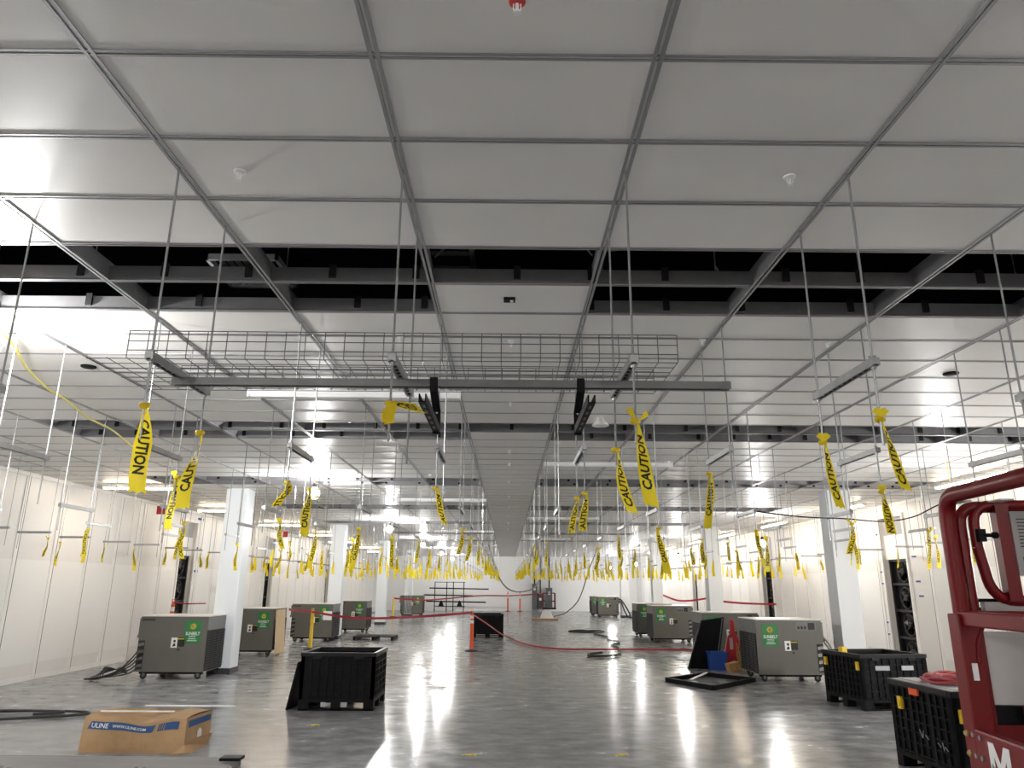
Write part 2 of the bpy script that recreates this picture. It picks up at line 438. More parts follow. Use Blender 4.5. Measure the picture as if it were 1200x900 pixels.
def troffer(x, y, z, label):
    t = empty('louvered_grille', (x, y, z), label, 'grille', 'louvered grilles above the open strip')
    f = MB()
    for a in ((-.3,.3,-.3,-.27), (-.3,.3,.27,.3), (-.3,-.27,-.3,.3), (.27,.3,-.3,.3)): f.box(a[0],a[1],a[2],a[3],0,.05)
    f.obj('frame', 'duct', t)
    s = MB()
    for k in range(7): s.obox((-.2+k*.066, 0, .03), (.014,0,.014), (0,.27,0), (.001,0,-.001))
    s.obj('louvers', 'galv', t)
    for a in (-.28,.28): MB().cyl((a,0,.05),(a,0,5.7-z),.005,6).obj('hanger_rod', 'galv', t)
troffer(-2.55, 4.95, 4.55, 'pale louvered grille hanging in the dark above the left of the first strip')
troffer(-2.2, 5.75, 4.5, 'second louvered grille farther back above the left of the first strip')
for k, (y0, x0, x1, z0) in enumerate(((12.4, -5.4, -.6, 4.36), (16.7, -6.5, 6.0, 4.5))):
    t = empty('air_duct', ((x0+x1)/2, y0 + (.9 if k == 0 else 0), z0), ('pale galvanized duct above the second open ceiling strip', 'long galvanized duct above the third open ceiling strip')[k], 'duct')
    L = x1-x0
    MB().box(-L/2, L/2, 0, .7, 0, .5).obj('duct_body', 'duct', t, bevel=.01)
    fl = MB()
    for q in range(int(L/1.2)+1): fl.box(-L/2+q*1.2, -L/2+q*1.2+.04, -.03, .73, -.03, .53)
    fl.obj('flanges', 'galv', t)
    br = MB()
    for q in range(int(L/1.2)): br.bar((-L/2+q*1.2+.2, -.12, -.12), (-L/2+q*1.2+.75, -.12, .5), .05, .05)
    br.obj('braces', 'black', t)
struct(MB().box(XL, XR, 8.3, 8.7, ZC+.2, 5.7), 'light_baffle', 'plenum')  # added slab that keeps the plenum lamp's light off the first open strip
work_light(-3.0, 11.4, 5.2, 'added light hidden above the ceiling that brightens the second open strip', 'bulb2')  # added lamp, makes the space over the second strip read bright
cb = MB().tube(smooth_path([(-.55,4.85,4.25),(-.1,4.8,4.62),(.15,4.85,4.4),(.35,4.85,4.55),(.6,4.8,4.25)]), .008, 6); tag(cb.obj('loose_cable', 'galvdark'), 'loose looped cable above the center bay of the first open strip', 'cable')
cb = MB().tube(smooth_path([(.62,4.75,4.25),(1.8,4.75,4.40),(3.2,4.75,4.42),(4.6,4.75,4.5),(6.2,4.75,4.44),(7.5,4.75,4.26)]), .006, 6); tag(cb.obj('loose_cable', 'galvdark'), 'long thin cable strung above the right half of the first open strip', 'cable')

def sprinkler(x, y, red, label):
    t = empty('sprinkler_head', (x, y, ZC+.0065), label, 'sprinkler', 'sprinkler heads in the ceiling'); t.scale = (.75,.75,.9)
    MB().lathe([(.045,0),(.042,-.008),(.02,-.014)], n=16).obj('escutcheon', 'redsign' if red else 'white', t, smooth=True)
    b = MB().cyl((0,0,-.01), (0,0,-.05), .009, 8); b.tube([(-.018,0,-.014),(-.02,0,-.04),(0,0,-.058)], .003, 5); b.tube([(.018,0,-.014),(.02,0,-.04),(0,0,-.058)], .003, 5)
    b.obj('frame', 'white', t); MB().lathe([(.006,-.058),(.02,-.06),(.02,-.063)], n=12).obj('deflector', 'white', t)
sprinkler(.02, 2.28, True, 'white sprinkler head on a red ring at the top of the center bay')
sprinkler(-1.47, 3.49, False, 'white sprinkler head in the pale tile left of the center bay, before the open strip')
sprinkler(1.52, 3.49, False, 'white sprinkler head in the tile right of the center bay, before the open strip')
for k, y in enumerate((6.3, 8.6, 11.9, 13.2, 15.5, 18.2, 20.9, 23.6, 26.3, 29)):
    sprinkler(.02, y, False, f'small white sprinkler head on the center bay, {ORD[k+1]} beyond the first open strip')
for x, y, l in ((-3.45,5.95,'left of the wire basket'), (-4.6,6.4,'near the yellow cord on the left'), (-.98,6.2,'behind the wire basket'), (1.75,6.2,'behind the right end of the wire basket'), (2.9,6.25,'right of the long strut'), (3.6,8.3,'well right of the long strut')):
    sprinkler(x, y, False, f'white sprinkler head in a ceiling tile {l}', )
for x, y, l in ((-4.35,7.2,'under the yellow cord'), (4.6,7.2,'above the red lift')):
    tag(MB().lathe([(.075,0),(.075,-.012),(.06,-.02)], (x,y,ZC+.0065), 20).obj('round_cap', 'black', smooth=True), f'black round cap on the ceiling {l}', 'cap')
t = empty('black_junction_box', (.0, 5.27, ZC+.0065), 'small black box with a white plug in the center tile of the first open strip', 'junction box')
MB().box(-.045,.045,-.035,.035,-.02,0).obj('box', 'black', t); MB().box(.005,.03,-.02,.02,-.024,-.02).obj('plug', 'white', t)
t = empty('ceiling_speaker', (1.22, 9.4, ZC+.0065), 'white flared round ceiling device right of the black brackets', 'speaker')
MB().lathe([(.05,0),(.055,-.02),(.10,-.09),(.115,-.11)], n=24).obj('horn', 'white', t, smooth=True); MB().lathe([(.10,-.108),(.095,-.102)], n=24).obj('rim', 'greypanel', t)

# ------------------------------------------------------------------ trapeze hangers
def strut_mesh(name, L, matl='galv'):    # along local y, from 0 to L, open slots below
    mb = MB(); mb.mi(0).prism([(-.0205,-.0205),(-.0205,.0205),(.0205,.0205),(.0205,-.0205),(.012,-.0205),(.012,-.014),(-.012,-.014),(-.012,-.0205)], 'y', 0, L)
    k = .04
    while k < L-.05:
        mb.mi(1).box(-.0085, .0085, k, k+.035, -.0155, -.0138); k += .06
    return mb.mesh(name, [matl, 'slot'])
ROD_R = .0062
def rod_mesh(name, z0, z1): return MB().cyl((0,0,z0), (0,0,z1), ROD_R, 6).mesh(name, 'galv')
NUT = MB().lathe([(.013,0),(.013,.011)], n=6).lathe([(.019,.011),(.019,.014)], n=10).mesh('nut', 'galv')
ROWY = [3.45, 5.85, 8.9] + [11.5 + 2.7*k for k in range(17)]
STRUT = {z: strut_mesh('strut', .72) for z in (3.03, 2.84)}
RODS = {3.03: rod_mesh('threaded_rod', -.42, ZC-3.03), 2.84: rod_mesh('threaded_rod', -.30, ZC-2.84)}
XSTRUT = strut_mesh('strut', .62)
HANG = []
def hanger(x, y, z, label, rz=0, span=.66, near=False, sm=None):
    t = empty('strut_hanger', (x, y, z), label, 'pipe hanger', 'strut hangers on threaded rods', rz)
    child('strut', sm or STRUT[z], t, (0, -.03, 0))
    for k in (0, span):
        r = child('threaded_rod', RODS[z], t, (0, k, 0))
        if near:
            child('nut', NUT, r, (0,0,-.0345)); child('nut', NUT, r, (0,0,.02))
    return t
PROTO = {}
def side_word(i): return (f'{ORD[-i]} rail left of center' if i < 0 else f'{ORD[i+1]} rail right of center')
nh = 0
for r, y in enumerate(ROWY):
    for i in range(-6, 6):
        x = RX(i); z = 3.03 if r < 2 else 2.84
        yy = y + (0 if r < 2 else random.uniform(-.12,.12))
        if any(abs(x-cx) < .35 and yy-.35 < cy < yy+1.0 for cx, cy in COLS): continue
        lab = f'galvanized strut hanger, {ORD[r+1]} row from camera, {side_word(i)}'
        key = (z, r < 3)
        if key not in PROTO:
            PROTO[key] = hanger(x, yy, z, lab, near=r < 3)
        else:
            t = dup(PROTO[key]); t.location = (x, yy, z); t['label'] = lab
        HANG.append((x, yy, z, r, i)); nh += 1
XH = []
for side, x0, n, ys in (('left', -9.2, 26, 12.6), ('right', 8.75, 26, 11.0)):
    for k in range(n):
        y = ys + k*1.42 + random.uniform(-.15,.15); x = x0 + random.uniform(-.12,.12)
        lab = f'crosswise strut hanger beside the {side} wall, {ORD[k+1]} from the camera'
        if 'x' not in PROTO: PROTO['x'] = hanger(x+.56, y, 2.84, lab, PI/2, .56, sm=XSTRUT)
        else:
            t = dup(PROTO['x']); t.location = (x+.56, y, 2.84); t['label'] = lab
        XH.append((x, y, 2.84, side, k))

# basket tray, long strut and the two cantilever brackets of the nearest row
bk = MB(); r = .0026; z0 = 3.055; X0, X1, Y0, Y1 = -1.97, .87, 3.56, 4.18; hh = .15
for k in range(8):
    y = Y0 + (Y1-Y0)*k/7; bk.tube([(X0-.2, y, z0), (X1, y, z0)], r, 5)
for z in (.045, .095, .135, .15):
    for y in (Y0, Y1): bk.tube([(X0, y, z0+z), (X1, y, z0+z)], r, 5)
k = X0 - .2
while k < X1+.01:
    if k < X0-.01: bk.tube([(k,Y0,z0+.005),(k,Y1,z0+.005)], r, 5)
    else: bk.tube([(k,Y0,z0+hh),(k,Y0,z0+.01),(k,Y0+.01,z0+.004),(k,Y1-.01,z0+.004),(k,Y1,z0+.01),(k,Y1,z0+hh)], r, 5)
    k += .1014
tag(bk.obj('wire_basket_tray', 'wire'), 'long wire mesh cable basket resting on the nearest row of struts', 'cable tray')
t = empty('channel_strut', (-1.80, 3.75, 2.986), 'long gray channel strut running crosswise below the wire basket', 'strut', rz=-PI/2)
strut_me = strut_mesh('channel', 2.99, 'galvdark'); child('channel', strut_me, t)
for yy in (.03, 2.96): MB().box(-.0215,.0215,yy-.02,yy+.02,-.0215,.0215).obj('end_cap', 'galvdark', t)
def bracket(x, sgn, label):
    t = empty('cantilever_bracket', (x, 3.80, 2.78), label, 'bracket', 'black brackets below the long strut')
    p = MB(); p.bar((0,.14,-.03),(0,.14,.10),.042,.012,(0,1,0)); p.bar((0,.14,.095),(0,-.03,.20),.042,.012,(1,0,0)) if 0 else p.add([(-.021,.134,.09),(.021,.134,.09),(.021,-.075,.165),(-.021,-.075,.165),(-.021,.146,.10),(.021,.146,.10),(.021,-.06,.185),(-.021,-.06,.185)],[(0,1,2,3),(4,7,6,5),(0,4,5,1),(1,5,6,2),(2,6,7,3),(3,7,4,0)])
    p.box(-.021,.021,-.078,-.068,.16,.235); p.obj('mounting_plate', 'black', t)
    a = MB(); a.prism([(-.018,-.02),(.018,-.02),(.018,.02),(.012,.02),(.012,-.014),(-.012,-.014),(-.012,.02),(-.018,.02)], 'y', -.55, .14); a.obj('slotted_arm', 'black', t)
    s = MB()
    for k in range(5): s.box(-.006,.006,-.50+k*.12,-.44+k*.12,-.0215,-.0195)
    s.obj('slots', 'galvdark', t); b = MB()
    for zz in (.02, .09): b.lathe([(.007,.128),(.007,.134)], (0,0,zz), 6, 'y')
    b.obj('bolts', 'galv', t)
bracket(-.40, -1, 'black cantilever bracket below the long strut beside the tied yellow tape')
bracket(.385, 1, 'black cantilever bracket below the long strut, the one with no tape beside it')

# ------------------------------------------------------------------ caution tapes
def tape_geo(L, lean, tw0, tw1, wid, fold, narrow, curl, phase, up, knot=True, n=16, tail=0):
    """strip hanging from (0,0,0): returns (strip MB, lettering MB)"""
    def frame(s):
        u = s/L
        c = Vector((lean[0]*u**1.2 + curl*math.sin(u*5+phase)*.02, lean[1]*u**1.2 + .01*math.sin(u*6+phase), -s*math.sqrt(max(.05, 1-(lean[0]**2+lean[1]**2)/(L*L)))))
        th = tw0 + (tw1-tw0)*min(1, u*1.6)
        wv = Vector((math.cos(th), math.sin(th), -lean[0]/L*math.cos(th)))
        ww = wid*(narrow + (1-narrow)*min(1, max(0, (u-.02)/.42))**.8)
        nn = Vector((math.sin(th), -math.cos(th), 0))
        return c, wv, ww, nn
    def P(s, v, off=0):          # v in -.5...5
        c, wv, ww, nn = frame(s)
        q = c + wv*(v*ww) + nn*(fold*(abs(v)-.25)*wid*(1.2-s/L) + off)
        return q
    mb = MB(); A = 4; vs = []; fs = []
    for a in range(n+1):
        for b in range(A+1):
            s = L*a/n - (.012*(b % 2) if a == n else 0); vs.append(P(s, b/A-.5))
    for a in range(n):
        for b in range(A): o = a*(A+1)+b; fs.append((o,o+1,o+A+2,o+A+1))
    mb.add(vs, fs)
    if knot:
        ring = [(.014*math.cos(k*PI/5), .014*math.sin(k*PI/5), .004*math.sin(k*1.3)) for k in range(10)]
        mb.tube(ring, [.012,.015,.011,.014,.012,.016,.012,.011,.015,.013], 6, closed=True)
        if tail == 1:      # frayed end fanned out above the knot
            fan = [(.0,-.016,.0)] + [(-.05+.022*q, -.022-.004*(q % 2), .05+.012*(q % 2)-.008*abs(q-2)) for q in range(5)]
            mb.add(fan, [(0,q,q+1) for q in range(1,5)])
        elif tail == 2:
            v2 = [(.004,-.012,.004),(-.012,-.02,.01),(-.055,-.03,.05),(-.02,-.035,.062)]; mb.add(v2, [(0,1,2,3)])
            v2 = [(.004,-.012,-.004),(.02,-.02,.012),(.05,-.02,.052),(.062,-.03,.02)]; mb.add(v2, [(0,1,2,3)])
    tx = MB(); h = .70; s = L*.20; first = True
    for word in ('CAUTION',):
        vs2, fs2, wd = text_geo(word, .034); ln = .27
        for st in (L*.16, L*.16+ln+.09):
            if st > L*.8: continue
            pts = []; keep = []
            for x, y in vs2:
                u = x/wd
                ss = st + (1-u)*ln if up else st + u*ln
                v = (.5-y)*h if up else (y-.5)*h
                pts.append((ss, v))
            sub = []
            for f in fs2:
                if all(pts[q][0] < L*.985 for q in f): sub.append(f)
            tx.add([P(min(ss, L), v, .0022) for ss, v in pts], sub)
    return mb, tx
def tape(loc, label, L=.4, lean=(.05,0), tw0=.8, tw1=0, wid=.075, fold=.25, narrow=.3, curl=.5, phase=0, up=True, rz=0, letters=True, group='yellow caution tapes tied to the hanger rods', knot=True, tail=0):
    a, b = tape_geo(L, lean, tw0, tw1, wid, fold, narrow, curl, phase, up, knot, 16, tail)
    t = a.obj('caution_tape', 'yellow', smooth=True); t.location = loc; t.rotation_euler = (0,0,rz)
    tag(t, label, 'tape', group)
    if letters:
        # double faced ink just off the strip
        b.obj('lettering', 'ink', t)
    return t
TAPED = set()
G = RX
def near(i, r, k): TAPED.add((r, i)); return None
near(-2,0,0); tape((-1.78,3.45,2.78), 'widest yellow caution tape, hanging straight left of the wire basket', .43, (.035,0), 1.2, .1, .08, .3, .3, .3, 0, False)
tape((-1.78,4.11,2.78), 'yellow caution tape twisted in its middle, on the rod behind the widest tape', .44, (-.035,-.02), -1.4, 0, .08, .2, .35, .6, 1, True)
near(-1,0,0)
t = tape((-.58,3.45,2.80), 'yellow caution tape bunched on a rod and stretched sideways to a black bracket', .21, (.185,-.09), .3, .2, .05, .6, .5, 1, 0, False, letters=True)
c2 = MB()
for k in range(5):
    a = k*1.25; c2.obox((.01*math.cos(a), -.02+.01*math.sin(a), -.03-.012*k), (.024,0,.004), (0,.004,0), (.003*math.sin(a),.006,.03))
c2.obj('bunched_end', 'yellow', t)
near(0,0,0); tape((.62,3.45,2.72), 'yellow caution tape with large letters, right of center on the nearest row front rod', .42, (.07,0), .9, .1, .07, .3, .5, .4, .5, True, tail=2)
tape((.62,4.11,2.70), 'yellow caution tape slanting right, just left of the large-lettered one', .37, (.08,0), 1.4, .1, .068, .25, .25, .5, 2, True)
near(1,0,0); tape((1.82,3.45,2.74), 'slim yellow caution tape flaring at its top, above and left of the red lift', .36, (.09,0), 1.0, .2, .06, .3, .35, .5, 1, True, tail=1)
tape((1.82,4.11,2.75), 'yellow caution tape hanging before the right column', .38, (.06,0), .6, .2, .06, .3, .45, .4, 2, True, tail=1)
near(2,1,0); tape((3.02,5.85,2.69), 'yellow caution tape with clear letters, beside the white framed fan opening on the right', .34, (.045,0), .5, 0, .075, .2, .45, .3, 1, False, tail=1)
near(-2,1,0); tape((-1.78,5.85,2.73), 'short crumpled yellow caution tape in front of the left column', .2, (-.05,0), .5, .3, .075, .6, .4, 1, 0, True)
tape((-1.78,6.51,2.76), 'yellow caution tape just below the brightest work light', .42, (-.01,0), 1.2, .1, .075, .3, .3, .4, 1.5, True)
near(-1,1,0); tape((-.58,5.85,2.69), 'yellow caution tape slanting right, left of the center bay', .3, (.085,0), .8, .8, .07, .4, .6, .3, 1, True)
near(0,1,0); tape((.62,5.85,2.66), 'yellow caution tape hanging right of the center bay, front of a close pair', .30, (-.02,0), .7, .3, .07, .3, .5, .4, 1, True)
tape((.62,6.51,2.70), 'yellow caution tape hanging right of the center bay, rear of a close pair', .32, (-.06,.02), .7, .5, .07, .3, .5, .4, 2, True)
VAR = []
for k in range(9):
    a, b = tape_geo(random.uniform(.30,.46), (random.uniform(-.05,.06), random.uniform(-.04,.04)), random.uniform(-1.4,1.4), random.uniform(-.5,.5), random.uniform(.06,.085), random.uniform(.2,.5), random.uniform(.3,.6), .6, random.uniform(0,6), k % 2 == 0, True, 16, (0,1,0,2,0,1,0,0,1)[k])
    VAR.append((a.mesh('caution_tape', 'yellow', True), b.mesh('lettering', 'ink')))
used = {}
def far_tape(x, y, z, label, r, letters):
    v = random.choice(VAR); t = bpy.data.objects.new('caution_tape', v[0]); COL.objects.link(t)
    t.location = (x, y, z); t.rotation_euler = (0, 0, random.uniform(-.7,.7)); s = random.uniform(.85,1.2); t.scale = (s,s,s)
    tag(t, label, 'tape', 'yellow caution tapes tied to the hanger rods')
    if letters: child('lettering', v[1], t)
nt = 0
for x, y, z, r, i in HANG:
    if (r, i) in TAPED or r == 0: continue
    if r == 1 and random.random() < .5: continue
    if r >= 2 and random.random() < .06: continue
    near_end = random.random() < .55
    lab = f'yellow tape on strut hanger, {ORD[r+1]} row from camera, {side_word(i)}'
    far_tape(x, y + (0 if near_end else .66), z-.03-random.uniform(.02,.18) - (.05 if r < 4 else 0), lab, r, r < 7); nt += 1
for x, y, z, side, k in XH:
    lab = f'yellow tape on crosswise hanger beside the {side} wall, {ORD[k+1]} from camera'
    far_tape(x + random.choice((0,.56)), y, z-random.uniform(.03,.15), lab, k//2, k < 10); nt += 1
ex = MB(); exv = [tape_geo(random.uniform(.3,.45), (random.uniform(-.06,.06), 0), random.uniform(-1,1), 0, .075, .3, .4, .5, k, True, False, 4, 0)[0] for k in range(5)]
for x, y, z, r, i in HANG:
    if r < 5 or random.random() < .2: continue
    g = random.choice(exv); o = Vector((x, y + random.choice((0,.66)), z-random.uniform(.12,.3))); ex.add([Vector(v)+o for v in g.v], g.f)
for x, y, z, side, k in XH:
    if k > 7:
        g = random.choice(exv); o = Vector((x + random.choice((0,.56)), y, z-random.uniform(.12,.3))); ex.add([Vector(v)+o for v in g.v], g.f)
tag(ex.obj('distant_caution_tapes', 'yellow'), 'mass of tiny yellow caution tapes hanging in the far rows of the hall', 'tapes', kind='stuff')
print('hangers', nh + len(XH), 'tapes', nt)

# ------------------------------------------------------------------ cooling units
def hose_bundle(name, paths, r, m, label, cat='hose', group=None):
    mb = MB()
    for p in paths: mb.tube(smooth_path(p, 6), r, 7)
    return tag(mb.obj(name, m, smooth=True), label, cat, group)
def loop(cx, cy, rx, ry, z, n=14, a0=0, turns=1.0, zr=.02):
    return [(cx+rx*math.cos(a0+turns*2*PI*k/n), cy+ry*math.sin(a0+turns*2*PI*k/n), z+zr*math.sin(k*1.7)) for k in range(n+1)]
AC_ME = {}
def cooler(x, y, mir, label, W=1.42, D=1.15, rz=0, detail=True, plywood=False, sheet=False, zt=1.27):
    t = empty('portable_cooler', (x, y, 0), label, 'air conditioner', 'gray portable coolers on casters', rz)
    X = (lambda a: W-a) if mir else (lambda a: a)
    def bx(mb, a, b, *r): q = sorted((X(a), X(b))); mb.box(q[0], q[1], *r); return mb
    zb = .15
    def build():
        out = []
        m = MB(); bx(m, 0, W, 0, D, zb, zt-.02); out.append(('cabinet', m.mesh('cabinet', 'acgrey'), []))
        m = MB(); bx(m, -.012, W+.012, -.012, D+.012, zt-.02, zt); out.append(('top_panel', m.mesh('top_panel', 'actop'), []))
        m = MB(); bx(m, W, W+.006, .03, D-.03, zb+.02, zt-.3); gm = m.mesh('side_grille', 'slot')
        g = MB()
        for k in range(20):
            z = zb+.05+k*(zt-.3-zb-.05)/20; bx(g, W+.002, W+.02, .05, D-.05, z, z+.014)
        for k in range(5):
            yy = .05+k*(D-.1)/4; bx(g, W+.002, W+.022, yy-.012, yy+.012, zb+.03, zt-.3)
        out.append(('side_grille', gm, [('slats', g.mesh('slats', 'fan'))]))
        m = MB(); bx(m, W, W+.004, .03, D-.03, zt-.29, zt-.04); out.append(('side_panel', m.mesh('side_panel', 'acside'), []))
        # green sign
        sx0, sx1, sz0, sz1 = W-.47, W-.13, zt-.55, zt-.1
        if mir: sx0, sx1 = W-sx1, W-sx0
        m = MB(); m.box(sx0, sx1, -.004, 0, sz0, sz1)
        wt = MB(); cw = sx1-sx0
        put_text(wt, 'SUNBELT', (sx0+.025, -.0055, sz0+.16), (1,0,0), (0,0,1), .066, cw-.04)
        put_text(wt, 'RENTALS', (sx0+.10, -.0055, sz0+.118), (1,0,0), (0,0,1), .028, cw-.2)
        for k in range(2): wt.box(sx0+.07+.02*k, sx1-.07-.02*k, -.0055, -.004, sz0+.045+.035*k, sz0+.056+.035*k)
        sf = MB(); cx, cz = (sx0+sx1)/2, sz1-.115
        for k in range(12):
            a = k*PI/6; d = Vector((math.cos(a), 0, math.sin(a))); e = Vector((-math.sin(a), 0, math.cos(a))); c = Vector((cx, -.0055, cz))
            sf.add([c+d*.03-e*.016, c+d*.075, c+d*.03+e*.016], [(0,1,2)])
        ct = MB(); ct.lathe([(.034,-.006),(.034,-.0075)], (cx,0,cz), 14, 'y')
        out.append(('sign', m.mesh('sign', 'green'), [('sign_lettering', wt.mesh('sign_lettering', 'white')), ('sunflower', sf.mesh('sunflower', 'yellow')), ('sunflower_center', ct.mesh('sunflower_center', 'brown'))]))
        # warning label, half white half black
        lx = .56*W if not mir else .30*W+.12; lx = W*.5-.02 if not mir else W*.42
        m = MB(); m.box(lx, lx+.13, -.004, 0, zt-.64, zt-.44)
        d = MB(); d.mi(0).box(lx+.13, lx+.28, -.004, 0, zt-.62, zt-.44); d.mi(1).box(lx+.14, lx+.27, -.005, -.004, zt-.475, zt-.455)
        d.mi(0).lathe([(.028,-.004),(.028,-.005)], (lx+.07,0,zt-.51), 8, 'y').prism([(lx+.03,zt-.62),(lx+.1,zt-.61),(lx+.09,zt-.55),(lx+.05,zt-.56)], 'y', -.0055, -.004); d.mi(0).lathe([(.02,-.003),(.02,-.02)], (lx+.17,0,zt-.68), 10, 'y')
        out.append(('warning_label', m.mesh('warning_label', 'paper'), [('warning_print', d.mesh('warning_print', ['ink','yellow']))]))
        # control panel, top corner on the far side of the sign
        m = MB(); q = sorted((X(.12), X(.55))) if mir else sorted((X(.03), X(.3)))
        if mir: 
            m.mi(0).box(q[0], q[1], -.006, 0, zt-.23, zt-.05); m.mi(1).box(q[0]+.26, q[1]-.03, -.012, -.006, zt-.21, zt-.07)
            for kk in range(3): m.mi(1).box(q[0]+.03+kk*.07, q[0]+.075+kk*.07, -.01, -.006, zt-.2, zt-.14)
        else: m.mi(1).box(q[0], q[1], -.005, 0, zt-.10, zt-.07)
        out.append(('control_panel', m.mesh('control_panel', ['acside','ink']), []))
        # hose port at the lower outer corner with louvered flap
        m = MB(); q = sorted((X(.0), X(.14))); m.mi(0).box(q[0], q[1], -.004, 0, zb+.05, zb+.62)
        for k in range(4):
            m.mi(1).obox((X(.07), -.012, zb+.12+k*.14), (.06,0,.012), (0,.012,0), (0,.006,.03))
        out.append(('hose_port', m.mesh('hose_port', ['ink','galvdark']), []))
        m = MB(); bx(m, -.07, 0, .1, .5, zt-.42, zt-.06); bx(m, -.11, -.05, .15, .4, zt-.46, zt-.40); out.append(('side_box', m.mesh('side_box', 'acside'), []))
        m = MB()
        for yy in (.1, D-.18): bx(m, .05, W-.05, yy, yy+.08, zb-.05, zb)
        bx(m, .35, .75, .05, .09, zb-.045, zb); out.append(('underframe', m.mesh('underframe', 'black'), []))
        return out
    key = (mir, W, D, zt)
    if key not in AC_ME:
        AC_ME[key] = build()
        f = MB(); f.box(-.035,.035,-.03,.03,.10,.112); f.box(-.03,-.022,-.025,.025,.05,.11); f.box(.022,.03,-.025,.025,.05,.11)
        wh = MB().lathe([(.055,-.026),(.066,-.02),(.066,.02),(.055,.026)], (0,0,.066), 16, 'x')
        AC_ME['f'] = f.mesh('caster', 'galvdark'); AC_ME['w'] = wh.mesh('wheel', 'rubber', True)
    for nme, me, subs in AC_ME[key]:
        o = child(nme, me, t)
        for sn, sme in subs: child(sn, sme, o)
    for cx in (.14, W-.14):
        for cy in (.12, D-.12):
            o = child('caster', AC_ME['f'], t, (cx, cy, 0), PI/2+random.uniform(-.6,.6)); child('wheel', AC_ME['w'], o)
    if plywood: MB().obox((W+.055, .45, .62), (.012,0,.02), (0,.42,0), (-.03,0,.58)).obj('plywood_sheet', 'wood', t)
    if sheet: MB().box(W-.32, W-.02, -.012, -.006, .72, 1.02).obj('paper_sheet', 'paper', t)
    return t
cooler(-7.76, 16.2, False, 'large gray cooler before the nearest left column with a coiled hose at its side')
cooler(-7.95, 21.4, False, 'gray cooler with a plywood sheet on its side, behind the nearest left column', plywood=True)
cooler(-7.52, 26.6, False, 'gray cooler behind the yellow post, with a white sheet on its corner', sheet=True)
cooler(-7.08, 31.8, False, 'gray cooler with a green sign just behind the second left column', W=1.2)
cooler(-6.85, 48.6, False, 'small far gray cooler beside the black pipe rack')
cooler(5.36, 16.4, True, 'large gray cooler beside the nearest right column with a control panel on top')
cooler(5.28, 20.5, True, 'gray cooler half hidden behind the leaning black panel and red folded sign', W=1.5)
cooler(5.25, 27.3, True, 'gray cooler right of the floor hose, front of two, with a green sign')
cooler(5.2, 30.3, True, 'gray cooler just behind the green-signed one right of the floor hose')
cooler(5.83, 48.3, True, 'far gray cooler right of center near the end wall, front one of two', W=1.3)
cooler(5.66, 50.6, True, 'far gray cooler near the end wall, rear one of two', W=1.3)
hose_bundle('hose_coil', [[(-7.68,16.14,.62-.09*k),(-7.80,16.08,.42-.07*k),(-8.0-.03*k,16.0,.20-.03*k),(-8.38-.05*k,15.95-.03*k,.05),(-8.62+.06*k,16.12,.035),(-8.5+.03*k,16.4-.05*k,.10+.035*k),(-8.05,16.28,.22-.02*k),(-7.85,16.1,.12)] for k in range(5)], .013, 'hose', 'coiled black hoses on the floor at the left end of the nearest left cooler')
hose_bundle('drain_hose', [[(6.82,16.55,.95),(6.98,16.5,.7),(6.95,16.45,.4),(7.02,16.3,.08),(6.9,16.2,.03)],[(6.82,16.6,.9),(7.05,16.7,.6),(7.0,16.4,.35),(7.1,16.2,.04)]], .02, 'hosegrey', 'gray hoses dropping from the right end of the large right cooler')
hose_bundle('drain_hose', [[(7.15,48.5,1.1),(7.28,48.0,1.05),(7.6,47.7,.5),(7.8,47.6,.04)],[(7.15,48.6,1.0),(7.25,47.9,.9),(7.4,47.6,.4),(7.6,47.5,.04)],[(7.2,47.9,.03),(8.0,47.4,.05),(9,47.6,.04),(8.3,47.9,.04)]], .05, 'hose', 'black hoses curving from the far right cooler to the floor')
hose_bundle('cord_tangle', [loop(5.55+random.uniform(-.08,.08), 18.0+random.uniform(-.15,.1), random.uniform(.05,.11), random.uniform(.1,.2), .05+.1*k, 10, random.random()*6, .9, .12) for k in range(6)], .008, 'greenwire', 'tangle of olive cords beside the red folded sign', 'cord')

